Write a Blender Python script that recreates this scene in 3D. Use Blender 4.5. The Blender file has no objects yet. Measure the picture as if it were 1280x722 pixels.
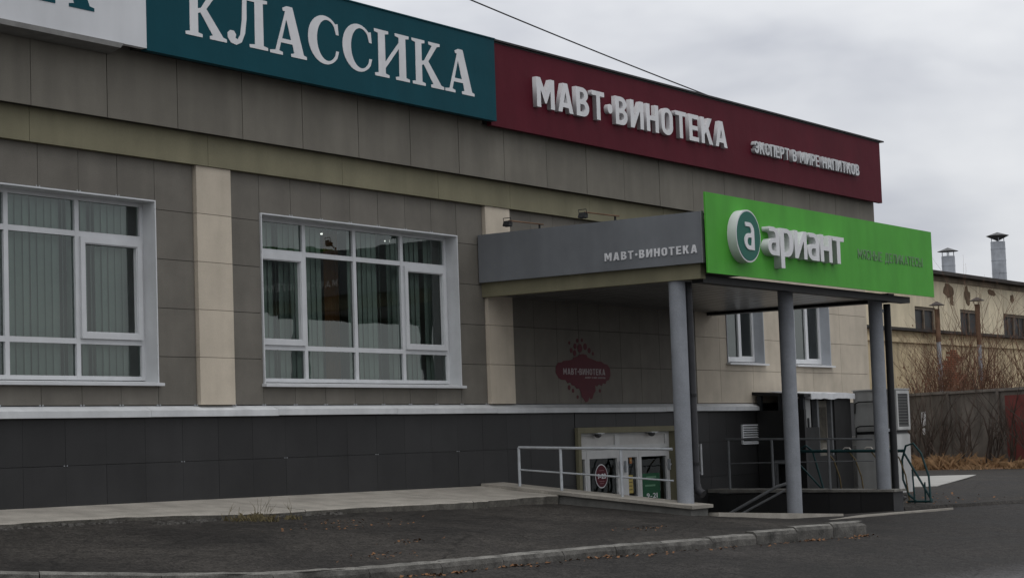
import bpy, bmesh, math, random
from mathutils import Vector, Matrix
random.seed(7)
S = bpy.context.scene
COL = S.collection

# ------------------------------------------------------------------ camera
CX, CY, CZ = -18.0109, -16.9335, -0.6288
YAW, PITCH, ROLL, FPX = 0.975376, 0.0791824, -0.0350039, 2475.447
f = Vector((math.sin(YAW)*math.cos(PITCH), math.cos(YAW)*math.cos(PITCH), math.sin(PITCH)))
r0 = Vector((math.cos(YAW), -math.sin(YAW), 0)); u0 = r0.cross(f)
rr = math.cos(ROLL)*r0 + math.sin(ROLL)*u0
uu = -math.sin(ROLL)*r0 + math.cos(ROLL)*u0
cam = bpy.data.cameras.new('camera')
cam.sensor_width = 36.0; cam.lens = FPX/1280*36.0
cam.clip_start = 0.1; cam.clip_end = 3000
camo = bpy.data.objects.new('camera', cam); COL.objects.link(camo)
M = Matrix((rr, uu, -f)).transposed().to_4x4(); M.translation = (CX, CY, CZ)
camo.matrix_world = M
S.camera = camo

# ------------------------------------------------------------------ sky, sun, exposure
SUN_EL, SUN_AZ = math.radians(66), math.radians(215)      # azimuth clockwise from +Y
w = bpy.data.worlds.new('World'); S.world = w; w.use_nodes = True
nt = w.node_tree; nt.nodes.clear()
def N(t, kind, **kw):
    n = t.nodes.new(kind)
    for k, v in kw.items():
        if k.startswith('i_'): n.inputs[k[2:].replace('_', ' ')].default_value = v
        else: setattr(n, k, v)
    return n
sky = N(nt, 'ShaderNodeTexSky', sky_type='NISHITA', sun_disc=False, sun_elevation=SUN_EL, sun_rotation=SUN_AZ)
bg1 = N(nt, 'ShaderNodeBackground', i_Strength=0.10); nt.links.new(sky.outputs[0], bg1.inputs[0])
tc = N(nt, 'ShaderNodeTexCoord')
mp = N(nt, 'ShaderNodeMapping'); mp.inputs['Scale'].default_value = (1.0, 1.0, 2.6); mp.inputs['Location'].default_value = (0.35, 0.2, 0.1)
nt.links.new(tc.outputs['Generated'], mp.inputs[0])
n1 = N(nt, 'ShaderNodeTexNoise', i_Scale=2.4, i_Detail=4.0, i_Roughness=0.45, i_Distortion=0.3)
n2 = N(nt, 'ShaderNodeTexNoise', i_Scale=7.0, i_Detail=4.0, i_Roughness=0.5, i_Distortion=0.2)
nt.links.new(mp.outputs[0], n1.inputs[0]); nt.links.new(mp.outputs[0], n2.inputs[0])
mxn = N(nt, 'ShaderNodeMath', operation='MULTIPLY_ADD'); mxn.inputs[1].default_value = 0.35
nt.links.new(n2.outputs[0], mxn.inputs[0])
m65 = N(nt, 'ShaderNodeMath', operation='MULTIPLY'); m65.inputs[1].default_value = 0.65
nt.links.new(n1.outputs[0], m65.inputs[0]); nt.links.new(m65.outputs[0], mxn.inputs[2])
cr = N(nt, 'ShaderNodeValToRGB')
cr.color_ramp.elements[0].position = 0.36; cr.color_ramp.elements[0].color = (0.50, 0.52, 0.58, 1)
cr.color_ramp.elements[1].position = 0.60; cr.color_ramp.elements[1].color = (0.93, 0.94, 0.955, 1)
e = cr.color_ramp.elements.new(0.48); e.color = (0.75, 0.765, 0.80, 1)
nt.links.new(mxn.outputs[0], cr.inputs[0])
# overcast dome: brighter towards the zenith, as under any thick cloud layer
sz = N(nt, 'ShaderNodeSeparateXYZ'); nt.links.new(tc.outputs['Generated'], sz.inputs[0])
gr = N(nt, 'ShaderNodeMapRange'); gr.inputs[1].default_value = 0.0; gr.inputs[2].default_value = 1.0; gr.inputs[3].default_value = 0.90; gr.inputs[4].default_value = 1.75
nt.links.new(sz.outputs['Z'], gr.inputs[0])
bg2 = N(nt, 'ShaderNodeBackground'); nt.links.new(cr.outputs[0], bg2.inputs[0]); nt.links.new(gr.outputs[0], bg2.inputs[1])
mxs = N(nt, 'ShaderNodeMixShader'); mxs.inputs[0].default_value = 0.94
nt.links.new(bg1.outputs[0], mxs.inputs[1]); nt.links.new(bg2.outputs[0], mxs.inputs[2])
wo = N(nt, 'ShaderNodeOutputWorld'); nt.links.new(mxs.outputs[0], wo.inputs[0])

sl = bpy.data.lights.new('sun', 'SUN'); sl.energy = 0.5; sl.angle = math.radians(30); sl.color = (1.0, 0.97, 0.92)
so = bpy.data.objects.new('sun', sl); COL.objects.link(so)
sd = Vector((math.sin(SUN_AZ)*math.cos(SUN_EL), math.cos(SUN_AZ)*math.cos(SUN_EL), math.sin(SUN_EL)))
so.rotation_euler = (-sd).to_track_quat('-Z', 'Y').to_euler(); so.location = (-10, -20, 20)
S.view_settings.view_transform = 'Standard'; S.view_settings.look = 'None'
S.view_settings.exposure = -0.06; S.view_settings.gamma = 1.0
S.cycles.max_bounces = 8

# ------------------------------------------------------------------ materials
MATS = {}
def mat(name, col, rough=0.7, metal=0.0, var=0.12, scale=6.0, bump=0.0, bscale=60.0, bdist=0.02, rnd=0.0, streak=0.0, fine=0.0, spec=0.2, emit=0.0):
    if name in MATS: return MATS[name]
    m = bpy.data.materials.new(name); m.use_nodes = True
    t = m.node_tree; b = t.nodes['Principled BSDF']
    b.inputs['Roughness'].default_value = rough; b.inputs['Metallic'].default_value = metal
    b.inputs['Specular IOR Level'].default_value = spec
    geo = N(t, 'ShaderNodeNewGeometry')
    cur = None
    def mult(val_socket, lo, hi):
        nonlocal cur
        mr = N(t, 'ShaderNodeMapRange'); mr.inputs[1].default_value = 0.3; mr.inputs[2].default_value = 0.7
        mr.inputs[3].default_value = lo; mr.inputs[4].default_value = hi
        t.links.new(val_socket, mr.inputs[0])
        if cur is None: cur = mr.outputs[0]
        else:
            mm = N(t, 'ShaderNodeMath', operation='MULTIPLY'); t.links.new(cur, mm.inputs[0]); t.links.new(mr.outputs[0], mm.inputs[1]); cur = mm.outputs[0]
    if var:
        nz = N(t, 'ShaderNodeTexNoise', i_Scale=scale, i_Detail=5.0, i_Roughness=0.6); t.links.new(geo.outputs['Position'], nz.inputs[0]); mult(nz.outputs[0], 1-var, 1+var)
    if fine:
        nz = N(t, 'ShaderNodeTexNoise', i_Scale=90.0, i_Detail=3.0); t.links.new(geo.outputs['Position'], nz.inputs[0]); mult(nz.outputs[0], 1-fine, 1+fine)
    if streak:
        mpp = N(t, 'ShaderNodeMapping'); mpp.inputs['Scale'].default_value = (2.0, 2.0, 0.28); t.links.new(geo.outputs['Position'], mpp.inputs[0])
        nz = N(t, 'ShaderNodeTexNoise', i_Scale=1.6, i_Detail=5.0); t.links.new(mpp.outputs[0], nz.inputs[0]); mult(nz.outputs[0], 1-streak, 1+streak*0.6)
    if rnd:
        oi = N(t, 'ShaderNodeObjectInfo')
        mr = N(t, 'ShaderNodeMapRange'); mr.inputs[3].default_value = 1-rnd; mr.inputs[4].default_value = 1+rnd; t.links.new(oi.outputs['Random'], mr.inputs[0])
        if cur is None: cur = mr.outputs[0]
        else:
            mm = N(t, 'ShaderNodeMath', operation='MULTIPLY'); t.links.new(cur, mm.inputs[0]); t.links.new(mr.outputs[0], mm.inputs[1]); cur = mm.outputs[0]
    if cur is not None:
        vm = N(t, 'ShaderNodeVectorMath', operation='SCALE'); vm.inputs[0].default_value = col[:3]; t.links.new(cur, vm.inputs['Scale']); t.links.new(vm.outputs[0], b.inputs['Base Color'])
    else: b.inputs['Base Color'].default_value = (*col[:3], 1)
    if bump:
        nz = N(t, 'ShaderNodeTexNoise', i_Scale=bscale, i_Detail=4.0); t.links.new(geo.outputs['Position'], nz.inputs[0])
        bp = N(t, 'ShaderNodeBump', i_Strength=bump, i_Distance=bdist); t.links.new(nz.outputs[0], bp.inputs['Height']); t.links.new(bp.outputs[0], b.inputs['Normal'])
    if emit:
        b.inputs['Emission Color'].default_value = (*col[:3], 1); b.inputs['Emission Strength'].default_value = emit
    MATS[name] = m; return m

TILE = mat('grey_tile', (0.143, 0.132, 0.113), 0.75, var=0.12, scale=2.2, rnd=0.075, streak=0.08, fine=0.12, bump=0.08)
BEIGE = mat('beige_tile', (0.495, 0.435, 0.350), 0.75, var=0.10, scale=2.2, rnd=0.045, streak=0.10, fine=0.08, bump=0.08)
FRIEZE = mat('frieze_panel_paint', (0.157, 0.145, 0.120), 0.7, var=0.10, scale=1.5, rnd=0.06, streak=0.14, fine=0.08)
OLIVE = mat('olive_paint', (0.185, 0.171, 0.110), 0.7, var=0.12, scale=1.6, rnd=0.03, streak=0.12, fine=0.08)
PLINTH = mat('charcoal_tile', (0.0195, 0.0192, 0.0195), 0.5, var=0.22, scale=1.3, rnd=0.13, streak=0.10, fine=0.14, spec=0.3)
CORE = mat('dark_substrate', (0.03, 0.029, 0.027), 0.9, var=0.1)
LEDGE = mat('galvanised_ledge', (0.53, 0.54, 0.545), 0.55, metal=0.0, var=0.12, scale=3.0, streak=0.08)
WFRAME = mat('window_frame_metal', (0.54, 0.55, 0.56), 0.5, var=0.06, scale=4.0, streak=0.05)
PVC = mat('white_pvc', (0.62, 0.63, 0.64), 0.4, var=0.05)
DOORW = mat('door_white', (0.55, 0.55, 0.54), 0.5, var=0.08, scale=4)
STEEL = mat('dull_steel', (0.42, 0.44, 0.46), 0.45, metal=0.3, var=0.15, scale=9)
COLM = mat('column_paint', (0.235, 0.248, 0.270), 0.6, var=0.12, scale=3.5, streak=0.16, fine=0.14)
BLACK = mat('black_metal', (0.018, 0.018, 0.019), 0.5, var=0.15)
FASC = mat('grey_fascia', (0.152, 0.160, 0.170), 0.55, bump=0.25, bscale=1.3, bdist=0.06, var=0.10, scale=1.2, streak=0.10, fine=0.05)
TEAL = mat('teal_vinyl', (0.0055, 0.053, 0.070), 0.6, spec=0.07, bump=0.25, bscale=1.3, bdist=0.06, var=0.07, scale=1.4, streak=0.05, fine=0.05)
RED = mat('burgundy_board', (0.082, 0.0095, 0.0175), 0.6, spec=0.07, bump=0.25, bscale=1.3, bdist=0.06, var=0.08, scale=1.4, streak=0.07, fine=0.05)
GREEN = mat('bright_green_board', (0.072, 0.315, 0.040), 0.55, spec=0.1, bump=0.25, bscale=1.3, bdist=0.06, var=0.08, scale=1.3, streak=0.10, fine=0.04)
WHITEB = mat('white_board', (0.56, 0.57, 0.585), 0.6, var=0.05, scale=1.2, streak=0.06)
LETW = mat('letter_white', (0.62, 0.62, 0.63), 0.5, var=0.06, scale=5, streak=0.06)
LETG = mat('letter_grey', (0.50, 0.51, 0.52), 0.55, var=0.08, scale=6)
LETMIR = mat('mirror_letter_tone', (0.12, 0.215, 0.11), 0.6, var=0.25, scale=30)  # mirror-like lettering, its dim reflection put into a matt colour
DGREEN = mat('deep_green_disc', (0.008, 0.105, 0.075), 0.5, var=0.05)
SOFF = mat('soffit_board_paint', (0.125, 0.122, 0.118), 0.28, var=0.10, rnd=0.2, spec=0.5)
CONC = mat('light_concrete', (0.275, 0.255, 0.222), 0.9, var=0.24, scale=2.4, bump=0.25, bscale=45, fine=0.16)
CONCD = mat('worn_concrete', (0.150, 0.144, 0.130), 0.9, var=0.42, scale=3.5, bump=0.5, bscale=35, fine=0.22, rnd=0.10)
CONCF = mat('fence_concrete', (0.120, 0.105, 0.090), 0.9, var=0.28, scale=1.6, bump=0.3, bscale=20, streak=0.2, rnd=0.08)
REDP = mat('red_fence_paint', (0.13, 0.035, 0.03), 0.85, var=0.25, scale=2)
YELL = mat('yellow_plaster', (0.66, 0.575, 0.415), 0.9, var=0.16, scale=0.5, streak=0.14, fine=0.08)
YELD = mat('yellow_plaster_old', (0.54, 0.44, 0.28), 0.9, var=0.25, scale=0.7, streak=0.2, fine=0.1)
BRICKR = mat('bare_brick', (0.24, 0.085, 0.045), 0.9, var=0.25, scale=8, rnd=0.25)
ROOFD = mat('dark_roof_edge', (0.045, 0.040, 0.036), 0.85, var=0.35, scale=1.5)
ZINC = mat('zinc_flue', (0.36, 0.38, 0.41), 0.5, var=0.22, scale=2.2, streak=0.2)
RUST = mat('rusty_pipe', (0.14, 0.085, 0.055), 0.85, var=0.4, scale=3)
DGLASS = mat('dirty_pane', (0.02, 0.021, 0.022), 0.5, var=0.4, scale=2.5, rnd=0.3)
OLDW = mat('old_window_wood', (0.16, 0.13, 0.10), 0.85, var=0.25)
RACK = mat('rack_green_enamel', (0.012, 0.042, 0.044), 0.45, var=0.2, scale=12)
HOSE = mat('worn_yellow_hoop', (0.115, 0.085, 0.04), 0.7, var=0.25, scale=10)
CAB = mat('cabinet_grey', (0.26, 0.262, 0.255), 0.55, var=0.12, scale=2.5, streak=0.14)
CABW = mat('cabinet_white', (0.40, 0.40, 0.39), 0.55, var=0.12, scale=3, streak=0.12)
WOODW = mat('weathered_door', (0.14, 0.13, 0.11), 0.85, var=0.35, scale=3, streak=0.2)
TWIG = mat('bare_twig', (0.055, 0.041, 0.033), 0.9, var=0.3, scale=4, rnd=0.25)
VINE = mat('dry_vine', (0.135, 0.075, 0.05), 0.9, var=0.35, scale=4, rnd=0.25)
DRYG = mat('dry_grass_blade', (0.24, 0.145, 0.075), 0.9, var=0.35, scale=5)
WEED = mat('faded_weed', (0.115, 0.095, 0.05), 0.9, var=0.35, scale=12)
LEAF = mat('fallen_leaf', (0.17, 0.085, 0.04), 0.85, var=0.4, scale=9)
STICK = mat('dark_red_film', (0.080, 0.008, 0.015), 0.6, var=0.08)
POSTG = mat('poster_green', (0.012, 0.08, 0.036), 0.6, var=0.15)
POSTY = mat('poster_yellow', (0.42, 0.33, 0.10), 0.6, var=0.15)
ROOM = mat('room_paint', (0.62, 0.63, 0.59), 0.9, var=0.05)
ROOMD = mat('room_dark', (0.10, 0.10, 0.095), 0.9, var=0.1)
BLIND = mat('blind_fabric', (0.36, 0.405, 0.375), 0.9, var=0.06, rnd=0.12)
CURT = mat('brown_curtain', (0.16, 0.07, 0.03), 0.9, var=0.15)
LAMPE = mat('ceiling_lamp_glow', (1.0, 0.98, 0.92), 0.5, var=0, emit=2.2)

def glass_mat(name, tint, ior=1.62):
    m = bpy.data.materials.new(name); m.use_nodes = True; t = m.node_tree; t.nodes.clear()
    o = N(t, 'ShaderNodeOutputMaterial'); mx = N(t, 'ShaderNodeMixShader'); fr = N(t, 'ShaderNodeFresnel', i_IOR=ior)
    tr = N(t, 'ShaderNodeBsdfTransparent'); tr.inputs[0].default_value = (*tint, 1)
    gl = N(t, 'ShaderNodeBsdfGlossy', i_Roughness=0.015); gl.inputs[0].default_value = (0.9, 0.97, 0.95, 1)
    geo = N(t, 'ShaderNodeNewGeometry'); nz = N(t, 'ShaderNodeTexNoise', i_Scale=1.3, i_Detail=2.0); t.links.new(geo.outputs['Position'], nz.inputs[0])
    bp = N(t, 'ShaderNodeBump', i_Strength=0.06, i_Distance=0.05); t.links.new(nz.outputs[0], bp.inputs['Height']); t.links.new(bp.outputs[0], gl.inputs['Normal'])
    t.links.new(fr.outputs[0], mx.inputs[0]); t.links.new(tr.outputs[0], mx.inputs[1]); t.links.new(gl.outputs[0], mx.inputs[2]); t.links.new(mx.outputs[0], o.inputs[0])
    return m
GLASS = glass_mat('green_tinted_glass', (0.76, 0.84, 0.80), 1.78)
GLASSD = glass_mat('door_glass', (0.60, 0.63, 0.62))

def asphalt(name, base, lighter, pale_y=None):
    m = bpy.data.materials.new(name); m.use_nodes = True; t = m.node_tree; b = t.nodes['Principled BSDF']
    b.inputs['Specular IOR Level'].default_value = 0.1
    geo = N(t, 'ShaderNodeNewGeometry'); P = geo.outputs['Position']
    big = N(t, 'ShaderNodeTexNoise', i_Scale=0.55, i_Detail=6.0, i_Roughness=0.6, i_Distortion=0.4); t.links.new(P, big.inputs[0])
    mid = N(t, 'ShaderNodeTexNoise', i_Scale=7.0, i_Detail=6.0, i_Roughness=0.65); t.links.new(P, mid.inputs[0])
    fin = N(t, 'ShaderNodeTexVoronoi', i_Scale=48.0); t.links.new(P, fin.inputs['Vector'])
    r1 = N(t, 'ShaderNodeMapRange'); r1.inputs[1].default_value = .35; r1.inputs[2].default_value = .68; t.links.new(big.outputs[0], r1.inputs[0])
    fac = r1.outputs[0]
    if pale_y is not None:
        # paler lane, its edge broken up by noise
        sx = N(t, 'ShaderNodeSeparateXYZ'); t.links.new(P, sx.inputs[0])
        ad = N(t, 'ShaderNodeMath', operation='MULTIPLY_ADD'); ad.inputs[1].default_value = 2.2; t.links.new(mid.outputs[0], ad.inputs[0]); t.links.new(sx.outputs['Y'], ad.inputs[2])
        r2 = N(t, 'ShaderNodeMapRange'); r2.inputs[1].default_value = pale_y+1.6; r2.inputs[2].default_value = pale_y; r2.inputs[3].default_value = 0; r2.inputs[4].default_value = 1.0; t.links.new(ad.outputs[0], r2.inputs[0])
    mixc = N(t, 'ShaderNodeMix', data_type='RGBA'); mixc.inputs[6].default_value = (*base, 1); mixc.inputs[7].default_value = (*lighter, 1); mixc.clamp_factor = False
    t.links.new(fac, mixc.inputs[0]); colour = mixc.outputs[2]
    if pale_y is not None:
        mx3 = N(t, 'ShaderNodeMix', data_type='RGBA'); mx3.inputs[7].default_value = (0.125, 0.122, 0.125, 1); t.links.new(r2.outputs[0], mx3.inputs[0]); t.links.new(colour, mx3.inputs[6]); colour = mx3.outputs[2]
    r3 = N(t, 'ShaderNodeMapRange'); r3.inputs[1].default_value = .25; r3.inputs[2].default_value = .75; r3.inputs[3].default_value = .60; r3.inputs[4].default_value = 1.42; t.links.new(mid.outputs[0], r3.inputs[0])
    r4 = N(t, 'ShaderNodeMapRange'); r4.inputs[2].default_value = 1; r4.inputs[3].default_value = .50; r4.inputs[4].default_value = 1.55
    sc = N(t, 'ShaderNodeSeparateColor'); t.links.new(fin.outputs['Color'], sc.inputs[0]); t.links.new(sc.outputs[0], r4.inputs[0])
    mm = N(t, 'ShaderNodeMath', operation='MULTIPLY'); t.links.new(r3.outputs[0], mm.inputs[0]); t.links.new(r4.outputs[0], mm.inputs[1])
    # cracks
    mp = N(t, 'ShaderNodeTexNoise', i_Scale=1.4, i_Detail=4.0); t.links.new(P, mp.inputs[0])
    mxv = N(t, 'ShaderNodeMix', data_type='VECTOR'); mxv.inputs[0].default_value = 0.22; t.links.new(P, mxv.inputs[4]); t.links.new(mp.outputs['Color'], mxv.inputs[5])
    vc = N(t, 'ShaderNodeTexVoronoi', feature='DISTANCE_TO_EDGE', i_Scale=0.42); t.links.new(mxv.outputs[1], vc.inputs['Vector'])
    r5 = N(t, 'ShaderNodeMapRange'); r5.inputs[1].default_value = 0.0; r5.inputs[2].default_value = 0.008; r5.inputs[3].default_value = 0.6; r5.inputs[4].default_value = 1; t.links.new(vc.outputs[0], r5.inputs[0])
    m2 = N(t, 'ShaderNodeMath', operation='MULTIPLY'); t.links.new(mm.outputs[0], m2.inputs[0]); t.links.new(r5.outputs[0], m2.inputs[1])
    vs = N(t, 'ShaderNodeVectorMath', operation='SCALE'); t.links.new(colour, vs.inputs[0]); t.links.new(m2.outputs[0], vs.inputs['Scale'])
    t.links.new(vs.outputs[0], b.inputs['Base Color'])
    rr_ = N(t, 'ShaderNodeMapRange'); rr_.inputs[1].default_value = .3; rr_.inputs[2].default_value = .7; rr_.inputs[3].default_value = .70; rr_.inputs[4].default_value = .95; t.links.new(big.outputs[0], rr_.inputs[0]); t.links.new(rr_.outputs[0], b.inputs['Roughness'])
    ah = N(t, 'ShaderNodeMath', operation='MULTIPLY_ADD'); ah.inputs[1].default_value = 0.5; t.links.new(fin.outputs['Distance'], ah.inputs[0]); t.links.new(mid.outputs[0], ah.inputs[2])
    bp = N(t, 'ShaderNodeBump', i_Strength=0.45, i_Distance=0.012); t.links.new(ah.outputs[0], bp.inputs['Height']); t.links.new(bp.outputs[0], b.inputs['Normal'])
    return m
ROADM = asphalt('road_asphalt', (0.0195, 0.0178, 0.0163), (0.041, 0.0375, 0.0345), pale_y=-9.2)
LOTM = asphalt('lot_asphalt', (0.020, 0.0182, 0.0165), (0.047, 0.0425, 0.0375))

# ------------------------------------------------------------------ helpers
WO = {}
def setup(o, parent=None, origin=(0, 0, 0)):
    origin = Vector(origin); COL.objects.link(o)
    if parent is not None:
        o.parent = parent; o.location = origin - WO[parent.name]
    else: o.location = origin
    WO[o.name] = origin
    return o
def tag(o, label, cat, group=None):
    o['label'] = label; o['category'] = cat
    if group: o['group'] = group
    return o
def thing(name, origin, label, cat, group=None):
    return tag(setup(bpy.data.objects.new(name, None), None, origin), label, cat, group)
class MB:
    def __init__(s): s.v = []; s.fc = []
    def box(s, x0, x1, y0, y1, z0, z1):
        b = len(s.v)
        s.v += [(x0,y0,z0),(x1,y0,z0),(x1,y1,z0),(x0,y1,z0),(x0,y0,z1),(x1,y0,z1),(x1,y1,z1),(x0,y1,z1)]
        s.fc += [tuple(b+i for i in q) for q in ((0,3,2,1),(4,5,6,7),(0,1,5,4),(1,2,6,5),(2,3,7,6),(3,0,4,7))]
        return s
    def hexa(s, pts):
        b = len(s.v); s.v += [tuple(p) for p in pts]
        s.fc += [tuple(b+i for i in q) for q in ((0,3,2,1),(4,5,6,7),(0,1,5,4),(1,2,6,5),(2,3,7,6),(3,0,4,7))]
        return s
    def quad(s, *pts):
        b = len(s.v); s.v += [tuple(p) for p in pts]; s.fc.append(tuple(range(b, b+len(pts)))); return s
    def tube(s, pts, r, n=8, caps=True, closed=False):
        pts = [Vector(p) for p in pts]; rs = r if isinstance(r, (list, tuple)) else [r]*len(pts)
        b = len(s.v); k = len(pts)
        up = Vector((0, 0, 1)); prev = None
        for i, p in enumerate(pts):
            if closed: d = pts[(i+1) % k]-pts[i-1]
            else: d = (pts[min(i+1, k-1)]-pts[max(i-1, 0)])
            d = d.normalized() if d.length > 1e-9 else Vector((0, 0, 1))
            if prev is None: a = d.cross(up if abs(d.z) < .95 else Vector((1, 0, 0))).normalized()
            else:
                a = prev - d*prev.dot(d); a = a.normalized() if a.length > 1e-6 else d.orthogonal().normalized()
            prev = a; c = d.cross(a)
            for j in range(n):
                t = 2*math.pi*j/n; q = p+(a*math.cos(t)+c*math.sin(t))*rs[i]; s.v.append(tuple(q))
        for i in range(k if closed else k-1):
            i2 = (i+1) % k
            for j in range(n):
                s.fc.append((b+i*n+j, b+i*n+(j+1) % n, b+i2*n+(j+1) % n, b+i2*n+j))
        if caps and not closed:
            s.fc.append(tuple(b+j for j in reversed(range(n)))); s.fc.append(tuple(b+(k-1)*n+j for j in range(n)))
        return s
    def disc_prism(s, c, r, depth, n=32, axis='y', sx=1.0):
        b = len(s.v)
        for d in (0, depth):
            for j in range(n):
                t = 2*math.pi*j/n; s.v.append((c[0]+r*sx*math.cos(t), c[1]+d, c[2]+r*math.sin(t)))
        s.fc.append(tuple(b+j for j in range(n))); s.fc.append(tuple(b+n+j for j in reversed(range(n))))
        for j in range(n): s.fc.append((b+j, b+n+j, b+n+(j+1) % n, b+(j+1) % n))
        return s
    def build(s, name, m, parent=None, origin=None, smooth=False, bevel=0.0, recalc=True):
        if origin is None:
            if parent is not None: origin = WO[parent.name]
            else:
                xs = [v[0] for v in s.v]; ys = [v[1] for v in s.v]; zs = [v[2] for v in s.v]
                origin = ((min(xs)+max(xs))/2, (min(ys)+max(ys))/2, min(zs))
        o3 = Vector(origin)
        me = bpy.data.meshes.new(name); me.from_pydata([tuple(Vector(v)-o3) for v in s.v], [], s.fc)
        me.materials.append(m)
        bmx = bmesh.new(); bmx.from_mesh(me); recalc and bmesh.ops.recalc_face_normals(bmx, faces=bmx.faces)
        if bevel: bmesh.ops.bevel(bmx, geom=[e_ for e_ in bmx.edges], offset=bevel, segments=2, affect='EDGES', clamp_overlap=True)
        bmx.to_mesh(me); bmx.free()
        if smooth:
            for p in me.polygons: p.use_smooth = True
            try: me.set_sharp_from_angle(angle=math.radians(40))
            except Exception: pass
        me.update()
        return setup(bpy.data.objects.new(name, me), parent, origin)
BOXC = {}
def tile(name, x0, x1, z0, z1, y, th, m, parent, jit=0.0015, rot=0.0015):
    w_, h_ = round(x1-x0, 4), round(z1-z0, 4); key = (w_, h_, th, m.name)
    if key not in BOXC:
        t = MB().box(-w_/2, w_/2, 0, th, -h_/2, h_/2)
        me = bpy.data.meshes.new(name); me.from_pydata(t.v, [], t.fc); me.materials.append(m); me.update(); BOXC[key] = me
    o = bpy.data.objects.new(name, BOXC[key])
    setup(o, parent, ((x0+x1)/2, y+random.uniform(-jit, jit), (z0+z1)/2))
    o.rotation_euler = (random.uniform(-rot, rot), random.uniform(-rot, rot)*0.3, random.uniform(-rot, rot))
    return o

# glyphs ------------------------------------------------------------
GC = {}
def mesh_of_curve(cu):
    o = bpy.data.objects.new('glyph_source', cu); COL.objects.link(o)
    dg = bpy.context.evaluated_depsgraph_get(); dg.update()
    me = bpy.data.meshes.new_from_object(o.evaluated_get(dg))
    bpy.data.objects.remove(o); bpy.data.curves.remove(cu)
    return me
def norm_glyph(me):
    xs = [v.co.x for v in me.vertices]; zs = [v.co.z for v in me.vertices]
    return min(xs), max(xs), min(zs), max(zs)
def font_glyph(ch, weight):
    k = (ch, weight)
    if k not in GC:
        cu = bpy.data.curves.new('glyph', 'FONT'); cu.body = ch; cu.extrude = 0.5; cu.offset = weight; cu.resolution_u = 4
        GC[k] = mesh_of_curve(cu)
    return GC[k]
SERIF = {
 'К': [[(0,0),(.38,0),(.38,.06),(.285,.08),(.285,.45),(.34,.47),(.62,.08),(.55,.06),(.55,0),(.94,0),(.94,.06),(.86,.08),(.48,.56),(.75,.92),(.84,.94),(.84,1),(.50,1),(.50,.94),(.60,.92),(.36,.56),(.285,.54),(.285,.92),(.38,.94),(.38,1),(0,1),(0,.94),(.10,.92),(.10,.08),(0,.06)]],
 'Л': [[(.52,0),(.94,0),(.94,.06),(.84,.08),(.84,.92),(.94,.94),(.94,1),(.28,1),(.28,.94),(.37,.92),(.355,.5),(.31,.2),(.25,.1),(.20,.12),(.215,.19),(.17,.255),(.09,.255),(.03,.2),(.03,.1),(.10,.01),(.22,-.012),(.34,.06),(.42,.25),(.46,.55),(.468,.92),(.645,.92),(.645,.08),(.52,.06)]],
 'А': [[(0,0),(.34,0),(.34,.06),(.245,.08),(.295,.25),(.61,.25),(.66,.08),(.57,.06),(.57,0),(1,0),(1,.06),(.92,.08),(.63,1.01),(.47,1.01),(.36,.96),(.37,.90),(.43,.90),(.15,.08),(0,.06)], [(.33,.335),(.455,.74),(.582,.335)]],
 'И': [[(0,0),(.38,0),(.38,.06),(.285,.08),(.285,.20),(.66,.68),(.66,.08),(.56,.06),(.56,0),(.94,0),(.94,.06),(.845,.08),(.845,.92),(.94,.94),(.94,1),(.56,1),(.56,.94),(.66,.92),(.66,.81),(.285,.33),(.285,.92),(.38,.94),(.38,1),(0,1),(0,.94),(.10,.92),(.10,.08),(0,.06)]],
 'П': [[(0,0),(.38,0),(.38,.06),(.285,.08),(.285,.92),(.66,.92),(.66,.08),(.56,.06),(.56,0),(.94,0),(.94,.06),(.845,.08),(.845,.92),(.94,.94),(.94,1),(0,1),(0,.94),(.10,.92),(.10,.08),(0,.06)]],
 'Т': [[(.24,0),(.66,0),(.66,.06),(.54,.08),(.54,.92),(.74,.92),(.84,.74),(.90,.74),(.88,1),(.02,1),(0,.74),(.06,.74),(.16,.92),(.36,.92),(.36,.08),(.24,.06)]],
 'Е': [[(0,0),(.76,0),(.80,.28),(.74,.28),(.64,.08),(.285,.08),(.285,.47),(.46,.47),(.52,.36),(.57,.36),(.57,.66),(.52,.66),(.46,.55),(.285,.55),(.285,.92),(.60,.92),(.68,.76),(.74,.76),(.72,1),(0,1),(0,.94),(.10,.92),(.10,.08),(0,.06)]],
}
def arc(cx_, cy_, rx, ry, a0, a1, n=10):
    return [(cx_+rx*math.cos(math.radians(a0+(a1-a0)*i/n)), cy_+ry*math.sin(math.radians(a0+(a1-a0)*i/n))) for i in range(n+1)]
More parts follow.
